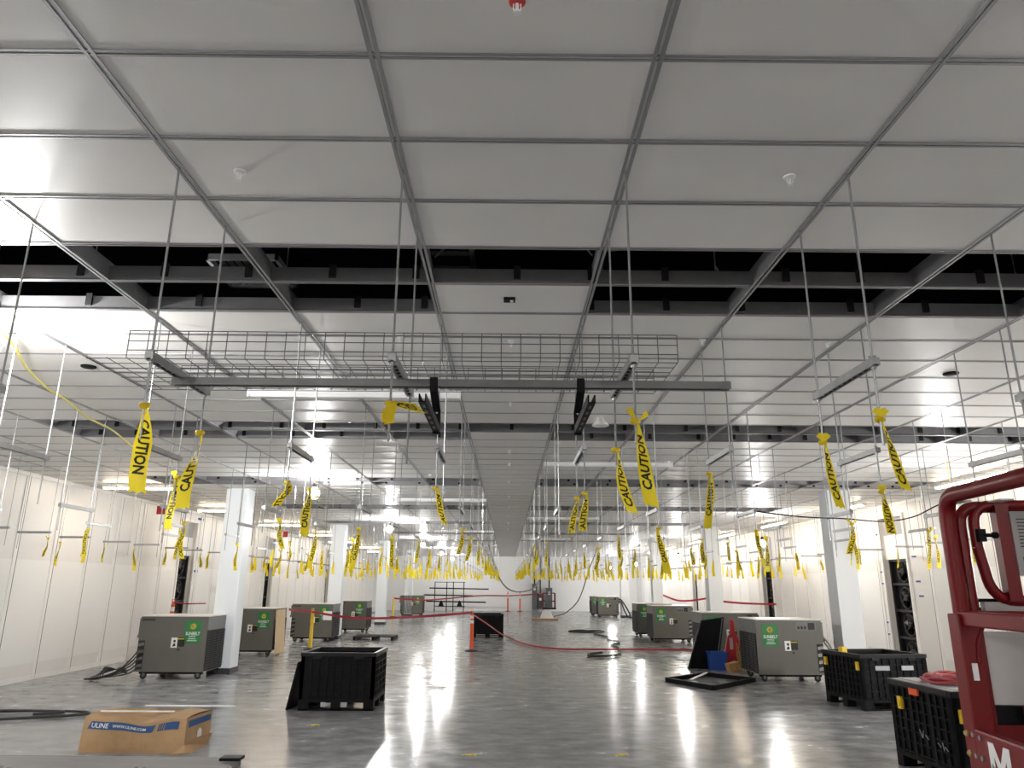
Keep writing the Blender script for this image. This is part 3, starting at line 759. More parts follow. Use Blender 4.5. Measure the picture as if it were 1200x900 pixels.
# ------------------------------------------------------------------ black bulk crates
def crate(x, y, rz, W, D, label, Hh=.87, lid=False, latches=(), plates=(), openw=False):
    t = empty('bulk_crate', (x, y, 0), label, 'crate', 'black plastic bulk crates', rz)
    b = MB(); b.box(0,W,0,D,.12,.17)
    for a in (0, W/2-.08, W-.16):
        b.box(a, a+.16, 0, .12, 0, .12); b.box(a, a+.16, D-.12, D, 0, .12); b.box(a, a+.16, D/2-.06, D/2+.06, 0, .12)
    b.box(0,W,0,.1,0,.025); b.box(0,W,D-.1,D,0,.025)
    b.obj('pallet_base', 'crate', t)
    def panel(o, u, n, L):
        m = MB(); o, u, n = Vector(o), Vector(u), Vector(n); z0, z1 = .17, Hh-.05
        c = lambda a0, a1, h0, h1, d0, d1: m.obox(o+u*(a0+a1)/2+n*(d0+d1)/2+Vector((0,0,(h0+h1)/2)), u*(a1-a0)/2, n*(d1-d0)/2, Vector((0,0,(h1-h0)/2)))
        c(0, L, z0, z1, .02, .035)
        nn = 9
        for k in range(nn+1):
            a = .05+(L-.1)*k/nn; wd = .022 if k % 3 else .045; c(a-wd/2, a+wd/2, z0, z1, 0, .022)
        for k in range(7):
            z = z0+.02+(z1-z0-.04)*k/6; c(.03, L-.03, z-.009, z+.009, .004, .022)
        c(0,.06,z0,z1,0,.04); c(L-.06,L,z0,z1,0,.04)
        return m
    for o, u, n_, L in (((0,0,0),(1,0,0),(0,1,0),W), ((0,D,0),(1,0,0),(0,-1,0),W), ((0,0,0),(0,1,0),(1,0,0),D), ((W,0,0),(0,1,0),(-1,0,0),D)):
        panel(o, u, n_, L).obj('side_panel', 'crate', t)
    r = MB()
    for a in ((-.012,W+.012,-.012,.05), (-.012,W+.012,D-.05,D+.012), (-.012,.05,.05,D-.05), (W-.05,W+.012,.05,D-.05)): r.box(a[0],a[1],a[2],a[3],Hh-.06,Hh)
    for a in (.2, W-.34): r.box(a, a+.14, -.018, .045, Hh-.10, Hh-.05)
    r.obj('rim', 'crate2', t, bevel=.006)
    for lx, ly, lz, ax in latches:
        m = MB()
        if ax == 'x': m.box(lx, lx+.07, -.025, .01, lz, lz+.13); m.box(lx+.015, lx+.055, -.034, -.025, lz+.03, lz+.09)
        else: m.box(-.025, .01, ly, ly+.07, lz, lz+.13); m.box(-.034, -.025, ly+.015, ly+.055, lz+.03, lz+.09)
        m.obj('latch', 'postyellow', t)
    for lx, lz, wd in plates: MB().box(lx, lx+wd, -.006, .002, lz, lz+.07).obj('label_plate', 'greypanel', t)
    return t
c1 = crate(-3.32, 12.5, 0, 1.2, 1.15, 'open black bulk crate on the floor left of center, with a panel leaning on it', plates=((.36,.055,.08), (.68,.055,.1)))
lp = MB(); lp.obox((-3.44, 13.05, .36), (.012,0,0), (0,.52,0), (.07,0,.36))
for k in range(5): lp.obox((-3.456, 12.62+k*.21, .36), (.01,0,0), (0,.015,0), (.07,0,.34))
tag(lp.obj('crate_panel', 'crate'), 'black ribbed panel leaning against the open crate left of center', 'panel')
crate(-1.33, 29.2, .05, 1.2, 1.2, 'small distant black crate behind the orange post', plates=())
c3 = crate(5.86, 12.75, math.radians(9), 1.22, 1.1, 'black crate with yellow latches before the large right cooler, behind the lidded crate', latches=((0,.04,.62,'y'),(0,.96,.62,'y'),), plates=((.26,.62,.26),(.74,.62,.22)))
MB().box(.02,.11,.5,.62,.84,.95).obj('strap', 'postyellow', c3)
c4 = crate(4.56, 7.98, math.radians(3), 1.22, 1.15, 'nearest black crate beside the red lift, topped with a coiled red hose', Hh=.92, latches=((.05,0,.62,'x'),(0,.9,.62,'y'),))
ld = MB(); ld.box(.03,1.19,.03,1.12,.88,.925)
for k in range(4): ld.box(.08+.27*k, .3+.27*k, .06, 1.08, .925, .935)
ld.obj('lid', 'greypanel', c4, bevel=.004)
MB().box(-.022,.0,.56,.72,.80,.87).obj('orange_label', 'orange', c4); pl = MB()
pl.bar((-.010,.62,.46),(-.010,.58,.38),.008,.004); pl.bar((-.010,.58,.38),(-.010,.55,.46),.008,.004); pl.bar((-.010,.52,.42),(-.010,.47,.38),.008,.004)
pl.bar((-.010,.32,.38),(-.010,.27,.35),.008,.004); pl.bar((-.010,.24,.40),(-.010,.22,.32),.008,.004); pl.bar((-.010,.2,.36),(-.010,.16,.33),.008,.004)
pl.obj('chalk_marks', 'greypanel', c4)
hose_bundle('red_hose', [loop(5.08, 8.55, .46-.03*k, .36-.03*k, .965+.022*(k % 3), 18, k*.7, 1.0, .012) for k in range(8)], .017, 'redhose', 'coiled dusty red hose lying on the lid of the nearest crate')

# ------------------------------------------------------------------ cardboard box, channel frame, hoses and scraps on the left
t = empty('cardboard_box', (-5.06, 9.45, 0), 'crushed brown cardboard box with a blue printed band, on the floor at lower left', 'box')
W, D, hb = 1.24, .62, .40
bb = MB()
NX = 14
def topz(u, v): return hb - .09*math.exp(-((u-.62)/.2)**2)*(1-.35*v) - .02*math.sin(u*7) - .015*v*math.sin(u*13) + .012*math.sin(u*19)*v
fr = []; 
def fy(u, w): return -.035*math.sin(PI*w)*(.5+.5*math.sin(u*5)) - .03*math.exp(-((u-.72)/.12)**2)*w
vs = []; fs = []; NZ = 6
for a in range(NX+1):
    u = a/NX
    for k in range(NZ+1): wz = k/NZ; vs.append((u*W+.03*(wz)*(1-u), fy(u, wz), topz(u,0)*wz))
for a in range(NX):
    for k in range(NZ): o = a*(NZ+1)+k; fs.append((o,o+NZ+1,o+NZ+2,o+1))
bb.add(vs, fs)
vs = []; fs = []; NV = 5
for a in range(NX+1):
    u = a/NX
    for k in range(NV+1):
        v = k/NV; vs.append((u*W+.03*(1-u)+.06*v*u, v*D+fy(u,1)*(1-v), topz(u,v)+.02*math.sin(v*PI)))
for a in range(NX):
    for k in range(NV): o = a*(NV+1)+k; fs.append((o,o+NV+1,o+NV+2,o+1))
bb.add(vs, fs)
bb.add([(W,0,0),(W+.06,D,0),(W+.06,D,topz(1,1)),(W,fy(1,1),topz(1,0))],[(0,1,2,3)]); bb.add([(0,0,0),(0,D,0),(.03,D,topz(0,1)),(.03,0,topz(0,0))],[(0,1,2,3)])
bb.add([(0,D,0),(W+.06,D,0),(W+.06,D,topz(1,1)),(.03,D,topz(0,1))],[(0,1,2,3)]); bb.add([(0,0,0.002),(W,0,.002),(W+.06,D,.002),(0,D,.002)],[(0,1,2,3)])
body = bb.obj('carton', 'card', t)
def on_front(u, wz, off=-.006): return Vector((u*W+.03*wz*(1-u), fy(u,wz)+off, topz(u,0)*wz))
band = MB(); A = 24
def bandpart(u0, u1, sl=0):
    vs = []; n = max(2, int((u1-u0)*A)+1)
    for k in range(n+1):
        for wz in (.68, .90): u = u0+(u1-u0)*k/n + (sl*(wz-.79)/.22 if k in (0,n) else 0); vs.append(on_front(u, wz))
    band.add(vs, [(2*k,2*k+2,2*k+3,2*k+1) for k in range(n)])
bandpart(.06, .70, .03); bandpart(.80, .93, .01)
for k in range(3): bandpart(.745+.02*k-.005, .752+.02*k, .02)
band.obj('printed_band', 'blueprint', t)
lt = MB()
def box_text(txt, u0, u1, w0, w1):
    vs2, fs2, wd = text_geo(txt); lt.add([on_front(u0+(u1-u0)*x/wd, w0+(w1-w0)*y, -.010) for x, y in vs2], fs2)
box_text('ULINE', .085, .25, .725, .86); lt.obj('box_lettering', 'paper', t); lt = MB(); box_text('WWW.ULINE.COM', .29, .62, .745, .83)
lt.obj('box_address', 'paper', t)
eb = MB(); q = lambda v, wz, o=.006: Vector((W+.06*v+o, v*D, topz(1,v)*wz))
eb.add([q(.08,.7),q(.95,.72),q(.95,.9),q(.08,.9)], [(0,1,2,3)]); eb.obj('end_band', 'blueprint', t)
ep = MB(); ep.add([q(.45,.32),q(.62,.32),q(.62,.5),q(.53,.6),q(.45,.5)], [(0,1,2,3,4)]); ep.obj('end_print', 'paper', t)
fl = MB(); fl.add([(W+.05,D,.0),(W+.09,.02,0),(W+.02,-.04,.01),(W-.12,-.05,.0),(W,.0,.09),(W+.09,D,.12)], [(0,1,4,5),(1,2,4),(2,3,4)]); fl.obj('torn_flap', 'card', t)
for k, (x0, y0, x1, y1, z, l) in enumerate(((-4.95,9.62,-4.05,9.64,.425,'shorter white strip lying on the front of the crushed cardboard box'), (-4.6,10.02,-3.45,9.98,.43,'longer white strip lying along the back of the crushed cardboard box'))):
    tag(MB().prism([(-.02,0),(.02,0),(.02,.004),(.004,.004),(.004,.014),(-.004,.014),(-.004,.004),(-.02,.004)], 'x', 0, x1-x0).obj('trim_strip', 'white'), l, 'strip').location = (x0, y0, z)
hose_bundle('cable', [[(-9.0,11.6,.03),(-8.2,11.95,.03),(-7.2,12.15,.03),(-6.4,12.05,.03),(-6.45,11.8,.03),(-7.2,11.45,.03),(-8.2,11.2,.03),(-9,11.2,.03)],[(-9.2,11.75,.03),(-7.9,12.0,.05),(-6.9,12.0,.05),(-6.7,11.9,.05),(-7.1,11.85,.03)]], .02, 'hose', 'doubled black cable lying on the floor at the left edge, behind the cardboard box', 'cable')
t = empty('channel_skid', (-6.3, 7.5, 0), 'gray steel channel frame lying on the floor at the lower left corner', 'frame')
def chan(p, q, nme='channel_bar'):
    p, q = Vector(p), Vector(q); d = (q-p).normalized(); s = d.cross(Vector((0,0,1))); m = MB(); c = (p+q)/2; hl = (q-p).length/2
    m.obox(c+Vector((0,0,.004)), d*hl, s*.045, Vector((0,0,.004))); m.obox(c+s*.041+Vector((0,0,.045)), d*hl, s*.004, Vector((0,0,.045))); m.obox(c-s*.041+Vector((0,0,.045)), d*hl, s*.004, Vector((0,0,.045)))
    m.obj(nme, 'placard', t)
chan((0,1.38,0),(3.38,1.28,0)); chan((0,1.05,0),(3.38,.95,0)); chan((0,.1,0),(3.3,.0,0))
for xx in (.0, 1.05, 2.45, 3.36): chan((xx+.02,.16,.0),(xx+.02,.92,.0), 'cross_bar')
MB().box(3.2,3.42,1.15,1.32,.09,.12).obj('corner_plate', 'black', t)
for x, y, a, l in ((1.38,9.45,.5,'right of center'), (-.43,9.4,-.2,'near the center'), (-2.73,11.2,.1,'before the open crate')):
    m = MB(); vs = []
    for k in range(6): vs += [(k*.035-.09, -.02+.01*math.sin(k*2), .006+.012*abs(math.sin(k*1.9))), (k*.035-.09, .025+.01*math.sin(k*2.4), .008+.012*abs(math.sin(k*2.7)))]
    m.add(vs, [(2*k,2*k+2,2*k+3,2*k+1) for k in range(5)])
    o = tag(m.obj('tape_scrap', 'yellow'), f'scrap of yellow tape on the concrete floor {l}', 'tape scrap', 'yellow tape scraps on the floor'); o.location = (x,y,0); o.rotation_euler = (0,0,a)

# ------------------------------------------------------------------ posts, barrier tapes, floor hose
def post(x, y, m, label, h=1.15, group='barrier posts'):
    t = empty('barrier_post', (x, y, 0), label, 'post', group)
    MB().lathe([(.2,0),(.2,.03),(.12,.05),(.06,.06)], n=8).obj('base', 'rubber', t)
    MB().lathe([(.062,.05),(.05,h-.1),(.05,h-.08),(.03,h-.06),(.03,h-.03),(.045,h-.02),(.02,h)], n=14).obj('tube', m, t, smooth=True)
    b = MB(); b.lathe([(.0545,h*.70),(.0535,h*.78)], n=14); b.obj('band', 'paper' if m == 'orange' else 'yellow', t)
    b = MB(); b.lathe([(.0535,h*.82),(.0525,h*.9)], n=14); b.obj('band', 'paper' if m == 'orange' else 'yellow', t)
    hd = MB().tube([(-.03,0,h-.02),(-.03,0,h+.05),(.03,0,h+.05),(.03,0,h-.02)], .01, 6); hd.obj('handle', m, t)
post(-1.07, 23.4, 'orange', 'orange barrier post on a black base, in front of the small distant crate')
post(-6.03, 23.6, 'postyellow', 'yellow barrier post behind the open crate')
post(-7.05, 47.0, 'postyellow', 'yellow barrier post beside the far gray cooler on the left')
post(-9.2, 20.9, 'orange', 'orange barrier post by the left wall behind the nearest left cooler', 1.45)
post(.06, 57.8, 'orange', 'far orange barrier post by the end wall, left one of two', 1.4)
post(.99, 57.8, 'orange', 'far orange barrier post by the end wall, right one of two', 1.4)
def ribbon(name, ctrl, hgt, m, label, flat=False):
    pts = smooth_path(ctrl, 6); mb = MB(); vs = []
    for k, p in enumerate(pts):
        if flat:
            d = (pts[min(k+1,len(pts)-1)]-pts[max(k-1,0)]).normalized(); s = d.cross(Vector((0,0,1)))
            vs += [p - s*hgt/2, p + s*hgt/2 + Vector((0,0,.012))]
        else: vs += [p-Vector((0,0,hgt/2)), p+Vector((0,.012*math.sin(k*.9),hgt/2))]
    mb.add(vs, [(2*k,2*k+2,2*k+3,2*k+1) for k in range(len(pts)-1)])
    return tag(mb.obj(name, m), label, 'barrier tape', 'red barrier tapes')
ribbon('barrier_tape', [(-7.6,26.45,1.08),(-7.0,25.0,1.1),(-6.03,23.55,1.1)], .085, 'redtape', 'red barrier tape from the cooler to the yellow post on the left')
ribbon('barrier_tape', [(-6.03,23.55,1.1),(-4.9,23.5,.95),(-3.9,23.5,.93),(-2.5,23.45,1.0),(-1.07,23.35,1.12)], .07, 'redtape', 'red barrier tape sagging between the yellow and the orange post')
ribbon('barrier_tape', [(-1.07,23.33,1.08),(-.7,25.0,.75),(-.2,27.5,.25),(.1,28.6,.06),(.25,27.6,.04),(.55,26.0,.04),(1.1,24.5,.04),(1.9,23.8,.04),(3.4,23.85,.04),(5.3,23.9,.04),(7.2,23.7,.04)], .05, 'redtape', 'red tape dropping from the orange post and running across the floor to the right')
ribbon('barrier_tape', [(-7.05,47,1.1),(-5.2,47.1,1.0),(-4.2,53,1.0),(-2.0,57.0,1.15),(.06,57.75,1.15),(.99,57.75,1.2),(2.6,57.7,1.3)], .09, 'redtape', 'far red barrier tape along the end wall')
ribbon('barrier_tape', [(7.85,37.9,1.5),(8.6,38,1.25),(9.4,38.3,1.25),(10.2,38.6,1.35)], .09, 'redtape', 'red barrier tape hanging between the far right columns')
ribbon('barrier_tape', [(7.85,27.6,1.42),(8.6,27.9,1.36),(9.3,28.2,1.33),(10.2,28.6,1.31)], .07, 'redtape', 'red barrier tape between the second right column and the right wall')
ribbon('barrier_tape', [(-9.2,20.9,1.42),(-8.8,20.85,1.39),(-8.3,20.9,1.40)], .03, 'redtape', 'short red tape from the post behind the nearest left cooler')
hose_bundle('floor_hose', [loop(3.45,33.2,.75,.55,.03,14,0,1.0,.01)+[(3.6,31.5,.04),(3.9,29.5,.04),(3.75,28.2,.04),(3.95,26.8,.04),(3.5,25.6,.04),(3.55,24.6,.04),(3.45,23.4,.04),(3.3,22.4,.04),(3.0,21.8,.04),(2.6,21.6,.04),(2.35,21.75,.04),(2.35,22.1,.04),(2.6,22.4,.05),(2.8,22.5,.06)]], .034, 'rubber', 'black ribbed hose winding over the floor right of center')

# ------------------------------------------------------------------ items beside the right cooler
t = empty('square_tray', (0,0,0), 'black square frame lying flat on the floor before the right cooler', 'frame')
P4 = [Vector(p) for p in ((3.38,16.38,0),(4.02,15.12,0),(5.25,16.42,0),(4.5,17.4,0))]
for k in range(4):
    a, b = P4[k], P4[(k+1) % 4]; MB().bar(a+Vector((0,0,.045)), b+Vector((0,0,.045)), .07, .085).obj('frame_bar', 'black', t)
MB().bar((3.78,15.9,.10), (4.45,17.2,.10), .06, .015).obj('loose_strip', 'white', t)
t = empty('leaning_panel', (0,0,0), 'tall black panel leaning over the blue bin right of center', 'panel')
m = MB(); m.add([(4.44,18.9,.0),(5.16,18.9,.0),(5.42,19.0,1.2),(4.86,19.0,1.12),(4.52,19.05,.0),(5.16,19.05,.0),(5.42,19.12,1.2),(4.92,19.12,1.12)], [(0,3,7,4),(4,7,6,5),(3,2,6,7),(0,4,5,1)])
m.obj('tray_shell', 'black', t); m = MB()
m.bar((4.44,18.89,.0),(4.86,18.99,1.12),.03,.04,(0,1,0)); m.bar((4.86,18.99,1.12),(5.42,18.99,1.2),.03,.03,(0,1,0)); m.bar((5.42,18.99,1.2),(5.16,18.89,0.0),.03,.03,(0,1,0)); m.obj('rim', 'crate2', t)
t = empty('blue_bin', (4.93,18.55,0), 'blue plastic bin under the leaning black panel', 'bin')
m = MB(); m.add([(0,0,0),(.36,0,0),(.36,.28,0),(0,.28,0),(-.03,-.02,.40),(.40,-.02,.40),(.40,.3,.40),(-.03,.3,.40)], [(0,3,2,1),(0,1,5,4),(1,2,6,5),(2,3,7,6),(3,0,4,7)]); m.obj('bin_body', 'blue', t)
m = MB(); m.box(-.05,.42,-.04,-.01,.38,.42); m.box(-.05,.42,.29,.32,.38,.42); m.box(-.05,-.02,-.04,.32,.38,.42); m.box(.39,.42,-.04,.32,.38,.42); m.obj('rim', 'blue', t)
t = empty('floor_sign', (5.62,19.0,0), 'red folded floor sign with a handle slot, standing beside the blue bin', 'floor sign')
m = MB(); m.prism([(-.27,0),(.22,0),(.2,.5),(.1,.78),(.05,.82),(.05,1.1),(0,1.18),(-.06,1.12),(-.07,.82),(-.14,.74),(-.25,.3)], 'y', -.05, .0); m.obj('sign_leaf', 'cover', t, bevel=.01)
m = MB(); m.prism([(-.24,0),(.25,0),(.22,.5),(.12,.76),(.06,.8),(-.12,.72),(-.22,.3)], 'y', .05, .1); m.obj('rear_leaf', 'cover', t)
m = MB(); m.box(-.1,-.02,-.056,-.05,.45,.72); m.box(-.075,-.045,-.058,-.05,.48,.69); m.obj('handle_slot', 'placard', t)
tag(MB().obox((5.38,18.35,.11),(.13,.03,.03),(-.02,.10,0),(-.03,0,.09)).obj('cardboard_piece', 'brown', bevel=.005), 'small brown cardboard piece at the foot of the red folded sign', 'cardboard')
tag(MB().cyl((5.62,18.1,.03),(5.72,18.3,.38),.035,12).obj('white_tube', 'white', smooth=True), 'short white tube leaning by the red folded sign', 'tube')
t = empty('pallet', (-5.5,27.4,0), 'dark low pallet lying on the floor behind the open crate', 'pallet')
m = MB()
for k in range(6): m.box(0,1.45,k*.2,k*.2+.15,.11,.14)
m.obj('deck_boards', 'black', t); m = MB()
for xx in (0,.67,1.35): m.box(xx,xx+.1,0,1.15,.0,.11)
m.obj('stringers', 'black', t)

# ------------------------------------------------------------------ far end
t = empty('pipe_rack', (-5.5,57.4,0), 'black pipe rack on casters against the far wall', 'rack')
m = MB()
for xx in (0,.9,1.4,2.2): m.bar((xx,0,.1),(xx,0,2.15),.06,.06); m.bar((xx,-.4,.12),(xx,.4,.12),.06,.06)
m.obj('upright', 'black', t); m = MB()
for z in (2.12,): m.bar((0,0,z),(2.3,0,z),.04,.04)
m.bar((0,0,.35),(2.3,0,.35),.05,.05); m.obj('rail', 'black', t); m = MB()
for xx in (0,.9,1.4,2.2): m.lathe([(.05,-.03),(.05,.03)], (xx,0,.05), 10, 'x')
m.obj('casters', 'rubber', t)
for k, (x0, x1, z, r_) in enumerate(((-.4,4.1,1.68,.045),(-.8,2.9,1.18,.05),(-.6,3.9,.72,.05))):
    tag(MB().cyl((-5.5+x0,57.15,z),(-5.5+x1,57.15,z-.05),r_,8).obj('pipe', 'black'), f'long black pipe on the far rack, {("top","middle","lower")[k]} one', 'pipe', 'pipes on the far rack')
for k, xx in enumerate((-5.0,-3.6)):
    tag(MB().lathe([(.2,.38),(.19,.42),(.09,.7),(.04,.78)], (xx,57.35,0), 12).obj('pipe_fitting', 'black', smooth=True), f'black cone shaped fitting at the base of the far rack, {("left","right")[k]} one', 'fitting')
for k, (x0, x1, z1, m_, z0) in enumerate(((1.95,2.32,2.05,'cabinet',0.1),(2.42,2.75,1.3,'base',.2),(3.05,3.5,1.75,'cabinet',.3))):
    t = empty('electrical_cabinet', ((x0+x1)/2,58.5,0), f'gray electrical cabinet on the end wall, {("tall left","dark middle","short right")[k]} one of three', 'cabinet', 'cabinets at the end wall')
    hw = (x1-x0)/2; MB().box(-hw,hw,-.15,.38,z0,z1).obj('enclosure', m_, t)
    MB().box(-hw+.03,hw-.03,-.165,-.15,z0+.05,z1-.05).obj('door', m_, t); MB().box(-.1,.08,-.172,-.165,z1-.5,z1-.3).obj('label_plate', 'paper', t); MB().cyl((0,.1,z1),(0,.1,ZC),.05,8).obj('conduit', 'black', t)
t = empty('scissor_lift', (2.45,44.2,0), 'small far scissor lift with red rails before the end wall', 'lift')
MB().box(-1.0,.5,-.5,.6,0,.10).obj('floor_plate', 'cardin', t)
m = MB(); m.prism([(-.5,.1),(.25,.1),(.05,.62),(-.28,.62)], 'y', -.3, .4); m.obj('chassis', 'white', t)
m = MB()
for yy in (-.3,.4):
    for xx in (-.35,.35): m.bar((xx,yy,.6),(xx,yy,1.5),.05,.05)
    m.bar((-.35,yy,1.5),(.35,yy,1.5),.05,.05); m.bar((-.35,yy,1.05),(.35,yy,1.05),.05,.05)
m.obj('guard_rails', 'red', t); MB().box(-.4,.4,-.35,.45,.6,.68).obj('platform', 'black', t); MB().box(-.25,.1,-.36,-.32,.75,1.2).obj('control_box', 'cabinet', t)
def sag(name, ctrl, r, m, label): return tag(MB().tube(smooth_path(ctrl, 8), r, 6).obj(name, m, smooth=True), label, 'cable')
sag('hanging_cable', [(-1.0,40,4.0),(-.6,45,2.6),(0,49,1.75),(.9,51,1.5),(1.9,52,1.8),(2.4,53,2.7),(2.5,54,4.05)], .05, 'hosegrey', 'thick cable sagging from the ceiling before the far wall, left one')
sag('hanging_cable', [(5.1,42,4.0),(4.6,42,2.8),(4.1,43,1.2),(3.5,45,.4),(2.9,46.5,.1),(3.4,47.5,.05)], .035, 'hosegrey', 'cable curving down from the ceiling to the far lift, right one')
sag('hanging_cable', [(3.02,8.95,2.84),(3.6,9,2.78),(4.15,9,2.76),(4.6,9,2.73),(5.0,9,2.79),(5.42,8.95,2.98),(6.62,8.95,3.4)], .008, 'black', 'black cable sagging across the hangers beside the red lift')
sag('extension_cord', [(-3.6,4.6,4.3),(-3.95,5.2,4.06),(-4.25,5.7,4.0),(-4.5,6.3,4.0),(-4.85,7.0,4.02),(-5.1,7.8,4.0),(-5.2,8.2,4.02),(-5.45,9.2,4.0),(-5.7,10.3,4.05),(-6.2,12.0,4.05)], .013, 'yellowcord', 'yellow extension cord strung under the ceiling at the left')

# blue painter's tape dashes beside the fan openings
for k, (x, y, z, l) in enumerate(((10.13,20.35,3.35,'top'),(10.13,20.35,2.95,'second'),(10.13,20.35,2.35,'third'),(10.13,20.35,2.05,'fourth'),(10.13,20.3,1.05,'fifth'),(10.13,20.3,.75,'lowest'))):
    tag(MB().box(XR-.015,XR,y-.12,y+.08,z-.02,z+.02).obj('painters_tape', 'bluetape'), f'blue tape dash on the far side of the nearest right fan opening, {l} one', 'tape', 'blue tape dashes')
for k, (y, z, l) in enumerate(((18.6,3.3,'top'),(18.6,2.7,'second'),(18.55,2.1,'third'),(18.5,1.75,'lowest'))):
    tag(MB().box(XR-.015,XR,y-.1,y+.08,z-.02,z+.02).obj('painters_tape', 'bluetape'), f'blue tape dash on the near side of the nearest right fan opening, {l} one', 'tape', 'blue tape dashes')
for k, (y, z, l) in enumerate(((23.5,3.9,'top'),(23.5,3.0,'middle'),(23.5,2.3,'lowest'))):
    tag(MB().box(XL,XL+.015,y-.2,y+.2,z-.03,z+.03).obj('painters_tape', 'bluetape'), f'blue tape dash beside the nearest left fan opening, {l} one', 'tape', 'blue tape dashes')
for x, y, l in ((-9.3,19.8,'nearer'), (-8.9,29.4,'farther')):
    t = empty('red_sign', (x,y,3.72), f'small red sign hanging from the ceiling over the left wall lane, {l} one', 'sign', 'small red hanging signs')
    MB().box(-.16,.16,-.03,.03,0,.22).obj('sign_box', 'redsign', t); MB().box(-.012,.012,-.012,.012,.22,.37).obj('stem', 'white', t)

# ------------------------------------------------------------------ the red lift in the foreground
# local axes: +x runs into the platform (away from its left side), -y is towards the camera
t = empty('mobile_lift', (1.605, 2.667, 0), 'red work lift with rounded rails and a white letter, in the right foreground', 'lift', rz=-.108)
def arc_path(pts, rad, n=6):      # polyline with rounded corners
    P = [Vector(p) for p in pts]; out = [P[0]]
    for k in range(1, len(P)-1):
        a, b = (P[k-1]-P[k]), (P[k+1]-P[k]); r_ = min(rad, a.length*.49, b.length*.49); p0 = P[k]+a.normalized()*r_; p2 = P[k]+b.normalized()*r_
        for q in range(n+1):
            u = q/n; out.append(p0*(1-u)**2 + P[k]*2*u*(1-u) + p2*u*u)
    out.append(P[-1]); return out
R_ = .028
L_ = 1.75; WD = .78
def rail(x, z1, y0=0, r_=R_, z0=1.42, nme='guard_rail'):
    MB().tube(arc_path([(x,y0,z0),(x,y0,z1),(x,-L_,z1),(x,-L_,z0)], .085), r_, 14).obj(nme, 'red', t, smooth=True)
rail(0, 2.27); rail(WD, 2.27)
MB().tube(arc_path([(.053,.03,1.42),(.053,.03,2.235),(WD-.062,.03,2.235),(WD-.062,.03,1.42)], .07), .021, 12).obj('end_rail', 'red', t, smooth=True)
g = MB(); g.tube(arc_path([(.098,.02,2.09),(.098,.02,2.24),(.62,.02,2.24),(.62,.02,1.905),(.125,.02,1.905),(.098,.02,2.09)], .075), .019, 12)
g.obj('gate', 'red', t, smooth=True)
m = MB(); m.box(.163,.208,-.012,.03,1.905,2.24); m.obj('gate_post', 'red', t)
m = MB(); m.cyl((.10,-.02,2.13),(.14,-.02,2.13),.007,8); m.lathe([(.006,.133),(.012,.137),(.012,.15),(.006,.156)], (0,-.02,2.13), 10, 'x'); m.box(.088,.112,-.025,.0,2.108,2.152); m.obj('latch_knob', 'black', t)
m = MB(); m.box(.206,.50,-.018,-.008,1.99,2.215); pq = m.obj('placard', 'placard', t)
m = MB()
for k in range(9): m.box(.225,.49,-.0195,-.018,2.185-k*.012,2.189-k*.012)
for k in range(3): m.box(.226+k*.05,.26+k*.05,-.0195,-.018,2.02,2.055)
m.obj('placard_print', 'base', pq)
m = MB(); m.box(.24,.5,-.018,-.008,1.925,1.98); m.obj('lower_placard', 'placard', t)
m = MB(); m.box(.08,.13,-.20,-.13,2.235,2.24); m.bar((.02,-.03,2.243),(.02,-.12,2.243),.03,.004); m.obj('rail_label', 'white', t)
for x in (0, WD):    # corner posts of square tube below the rounded rails
    MB().box(x-.036,x+.036,-.04,.036,1.40,1.86).obj('corner_post', 'red', t, bevel=.006)
    MB().box(x-.03,x+.03,-L_-.03,-L_+.03,1.40,1.86).obj('corner_post', 'red', t)
    MB().bar((x,.0,1.845),(x,-L_,1.845),.045,.05).obj('mid_rail', 'red', t, bevel=.006)
MB().bar((0,.02,1.845),(WD,.02,1.845),.045,.05).obj('mid_rail', 'red', t, bevel=.006)
m = MB(); m.box(.02,.062,.0,.03,1.48,1.84); m.obj('corner_plate', 'red', t)
m = MB(); m.tube(arc_path([(.05,-.03,1.82),(.02,-.043,1.78),(.012,-.043,1.70)], .03), .006, 8); m.obj('hook', 'red', t)
m = MB(); m.box(-.012,.006,-.0425,-.039,1.645,1.70); m.obj('post_label', 'white', t)
MB().box(.055,WD-.04,.035,.045,1.555,1.80).obj('end_sheet', 'film', t)
m = MB(); m.box(.09,WD-.04,.02,.05,1.83,1.90); m.obj('cross_beam', 'placard', t)
m = MB()
for z in (1.875, 1.905): m.cyl((.04,.06,z),(WD,.06,z),.006,8)
m.obj('black_rods', 'black', t)
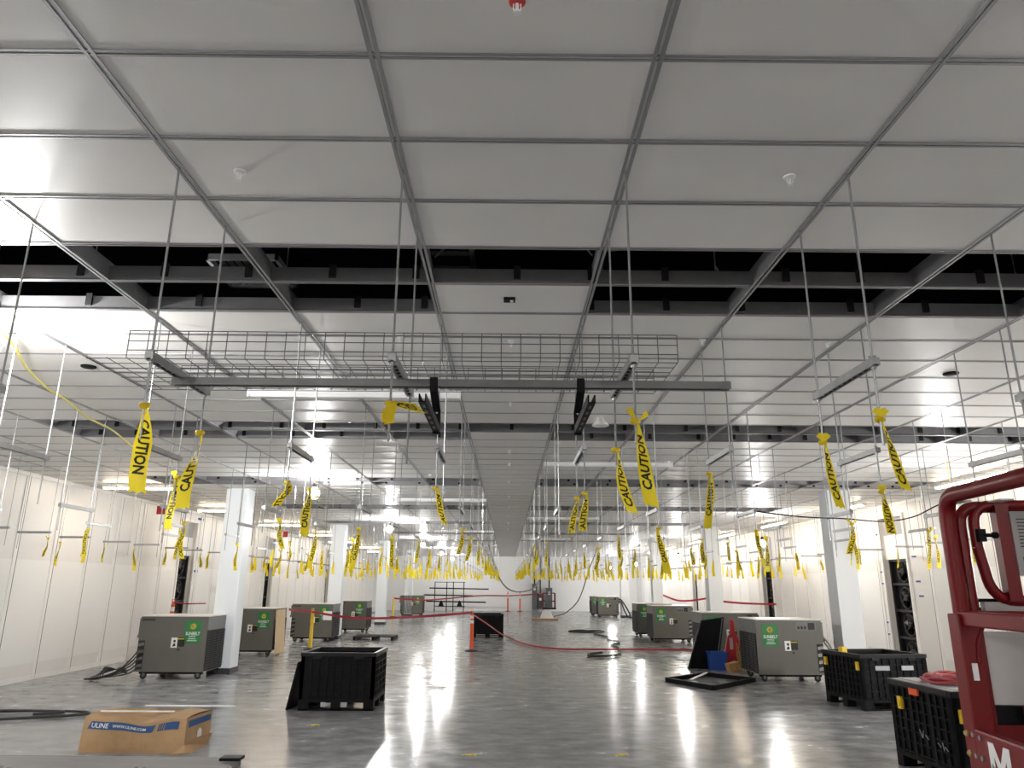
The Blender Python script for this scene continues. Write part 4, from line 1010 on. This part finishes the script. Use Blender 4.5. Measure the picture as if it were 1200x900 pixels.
# platform body
m = MB(); m.box(-.035,.0,-L_-.03,.03,1.22,1.495); b = m.obj('toe_board', 'red', t, bevel=.008)
lt = MB(); lt.add([(-.0365,-.118-.125*u,1.365+.105*v) for u,v in ((0,0),(0,1),(.27,1),(.5,.48),(.73,1),(1,1),(1,0),(.78,0),(.78,.62),(.57,.14),(.43,.14),(.22,.62),(.22,0))],[(0,1,2,11,12),(2,3,10,11),(3,4,8,9),(4,5,6,7,8),(3,9,10)]); lt.obj('lettering', 'white', b)
gs = MB(); gs.add([(-.0372,-.128,1.375),(-.0372,-.165,1.375),(-.0372,-.128,1.41)], [(0,1,2)]); gs.obj('green_stripe', 'green', b)
for y_, z_ in ((.012,1.472),(.008,1.41)): MB().lathe([(.011,-.035),(.011,-.041),(.006,-.046)], (0,y_,z_), 10, 'x').obj('bolt', 'gold', b)
for y_, z_ in ((-.03,1.475),(-.075,1.472),(-.032,1.41),(-.073,1.41)): MB().lathe([(.008,-.035),(.008,-.041)], (0,y_,z_), 10, 'x').obj('bolt', 'galv', b)
MB().box(WD,WD+.035,-L_-.03,.03,1.22,1.495).obj('toe_board', 'red', t, bevel=.008)
MB().box(0,WD,.0,.03,1.22,1.50).obj('toe_board', 'red', t, bevel=.004)
m = MB(); m.box(0,WD,-L_,0,1.22,1.27); m.obj('platform_floor', 'galvdark', t)
m = MB(); m.box(.06,WD-.06,.035,.07,1.42,1.56); m.obj('end_box', 'black', t)
m = MB(); m.box(.16,.20,-.01,.02,1.49,1.56); m.obj('bracket', 'red', t)
for x in (.1, WD-.1):
    m = MB()
    for k in range(3):
        z0 = .55+k*.2; m.bar((x,-.1,z0),(x,-L_+.1,z0+.2),.05,.06); m.bar((x,-L_+.1,z0),(x,-.1,z0+.2),.05,.06)
    m.obj('scissor_arms', 'red', t)
MB().box(.02,WD-.02,-L_,-.02,.2,.52).obj('chassis', 'red', t, bevel=.02)
for y_ in (-.22,-L_+.22):
    for x in (.03, WD-.03): MB().lathe([(.10,-.05),(.15,-.045),(.16,-.03),(.16,.03),(.15,.045),(.10,.05)], (x,y_,.16), 20, 'x').obj('wheel', 'rubber', t, smooth=True)
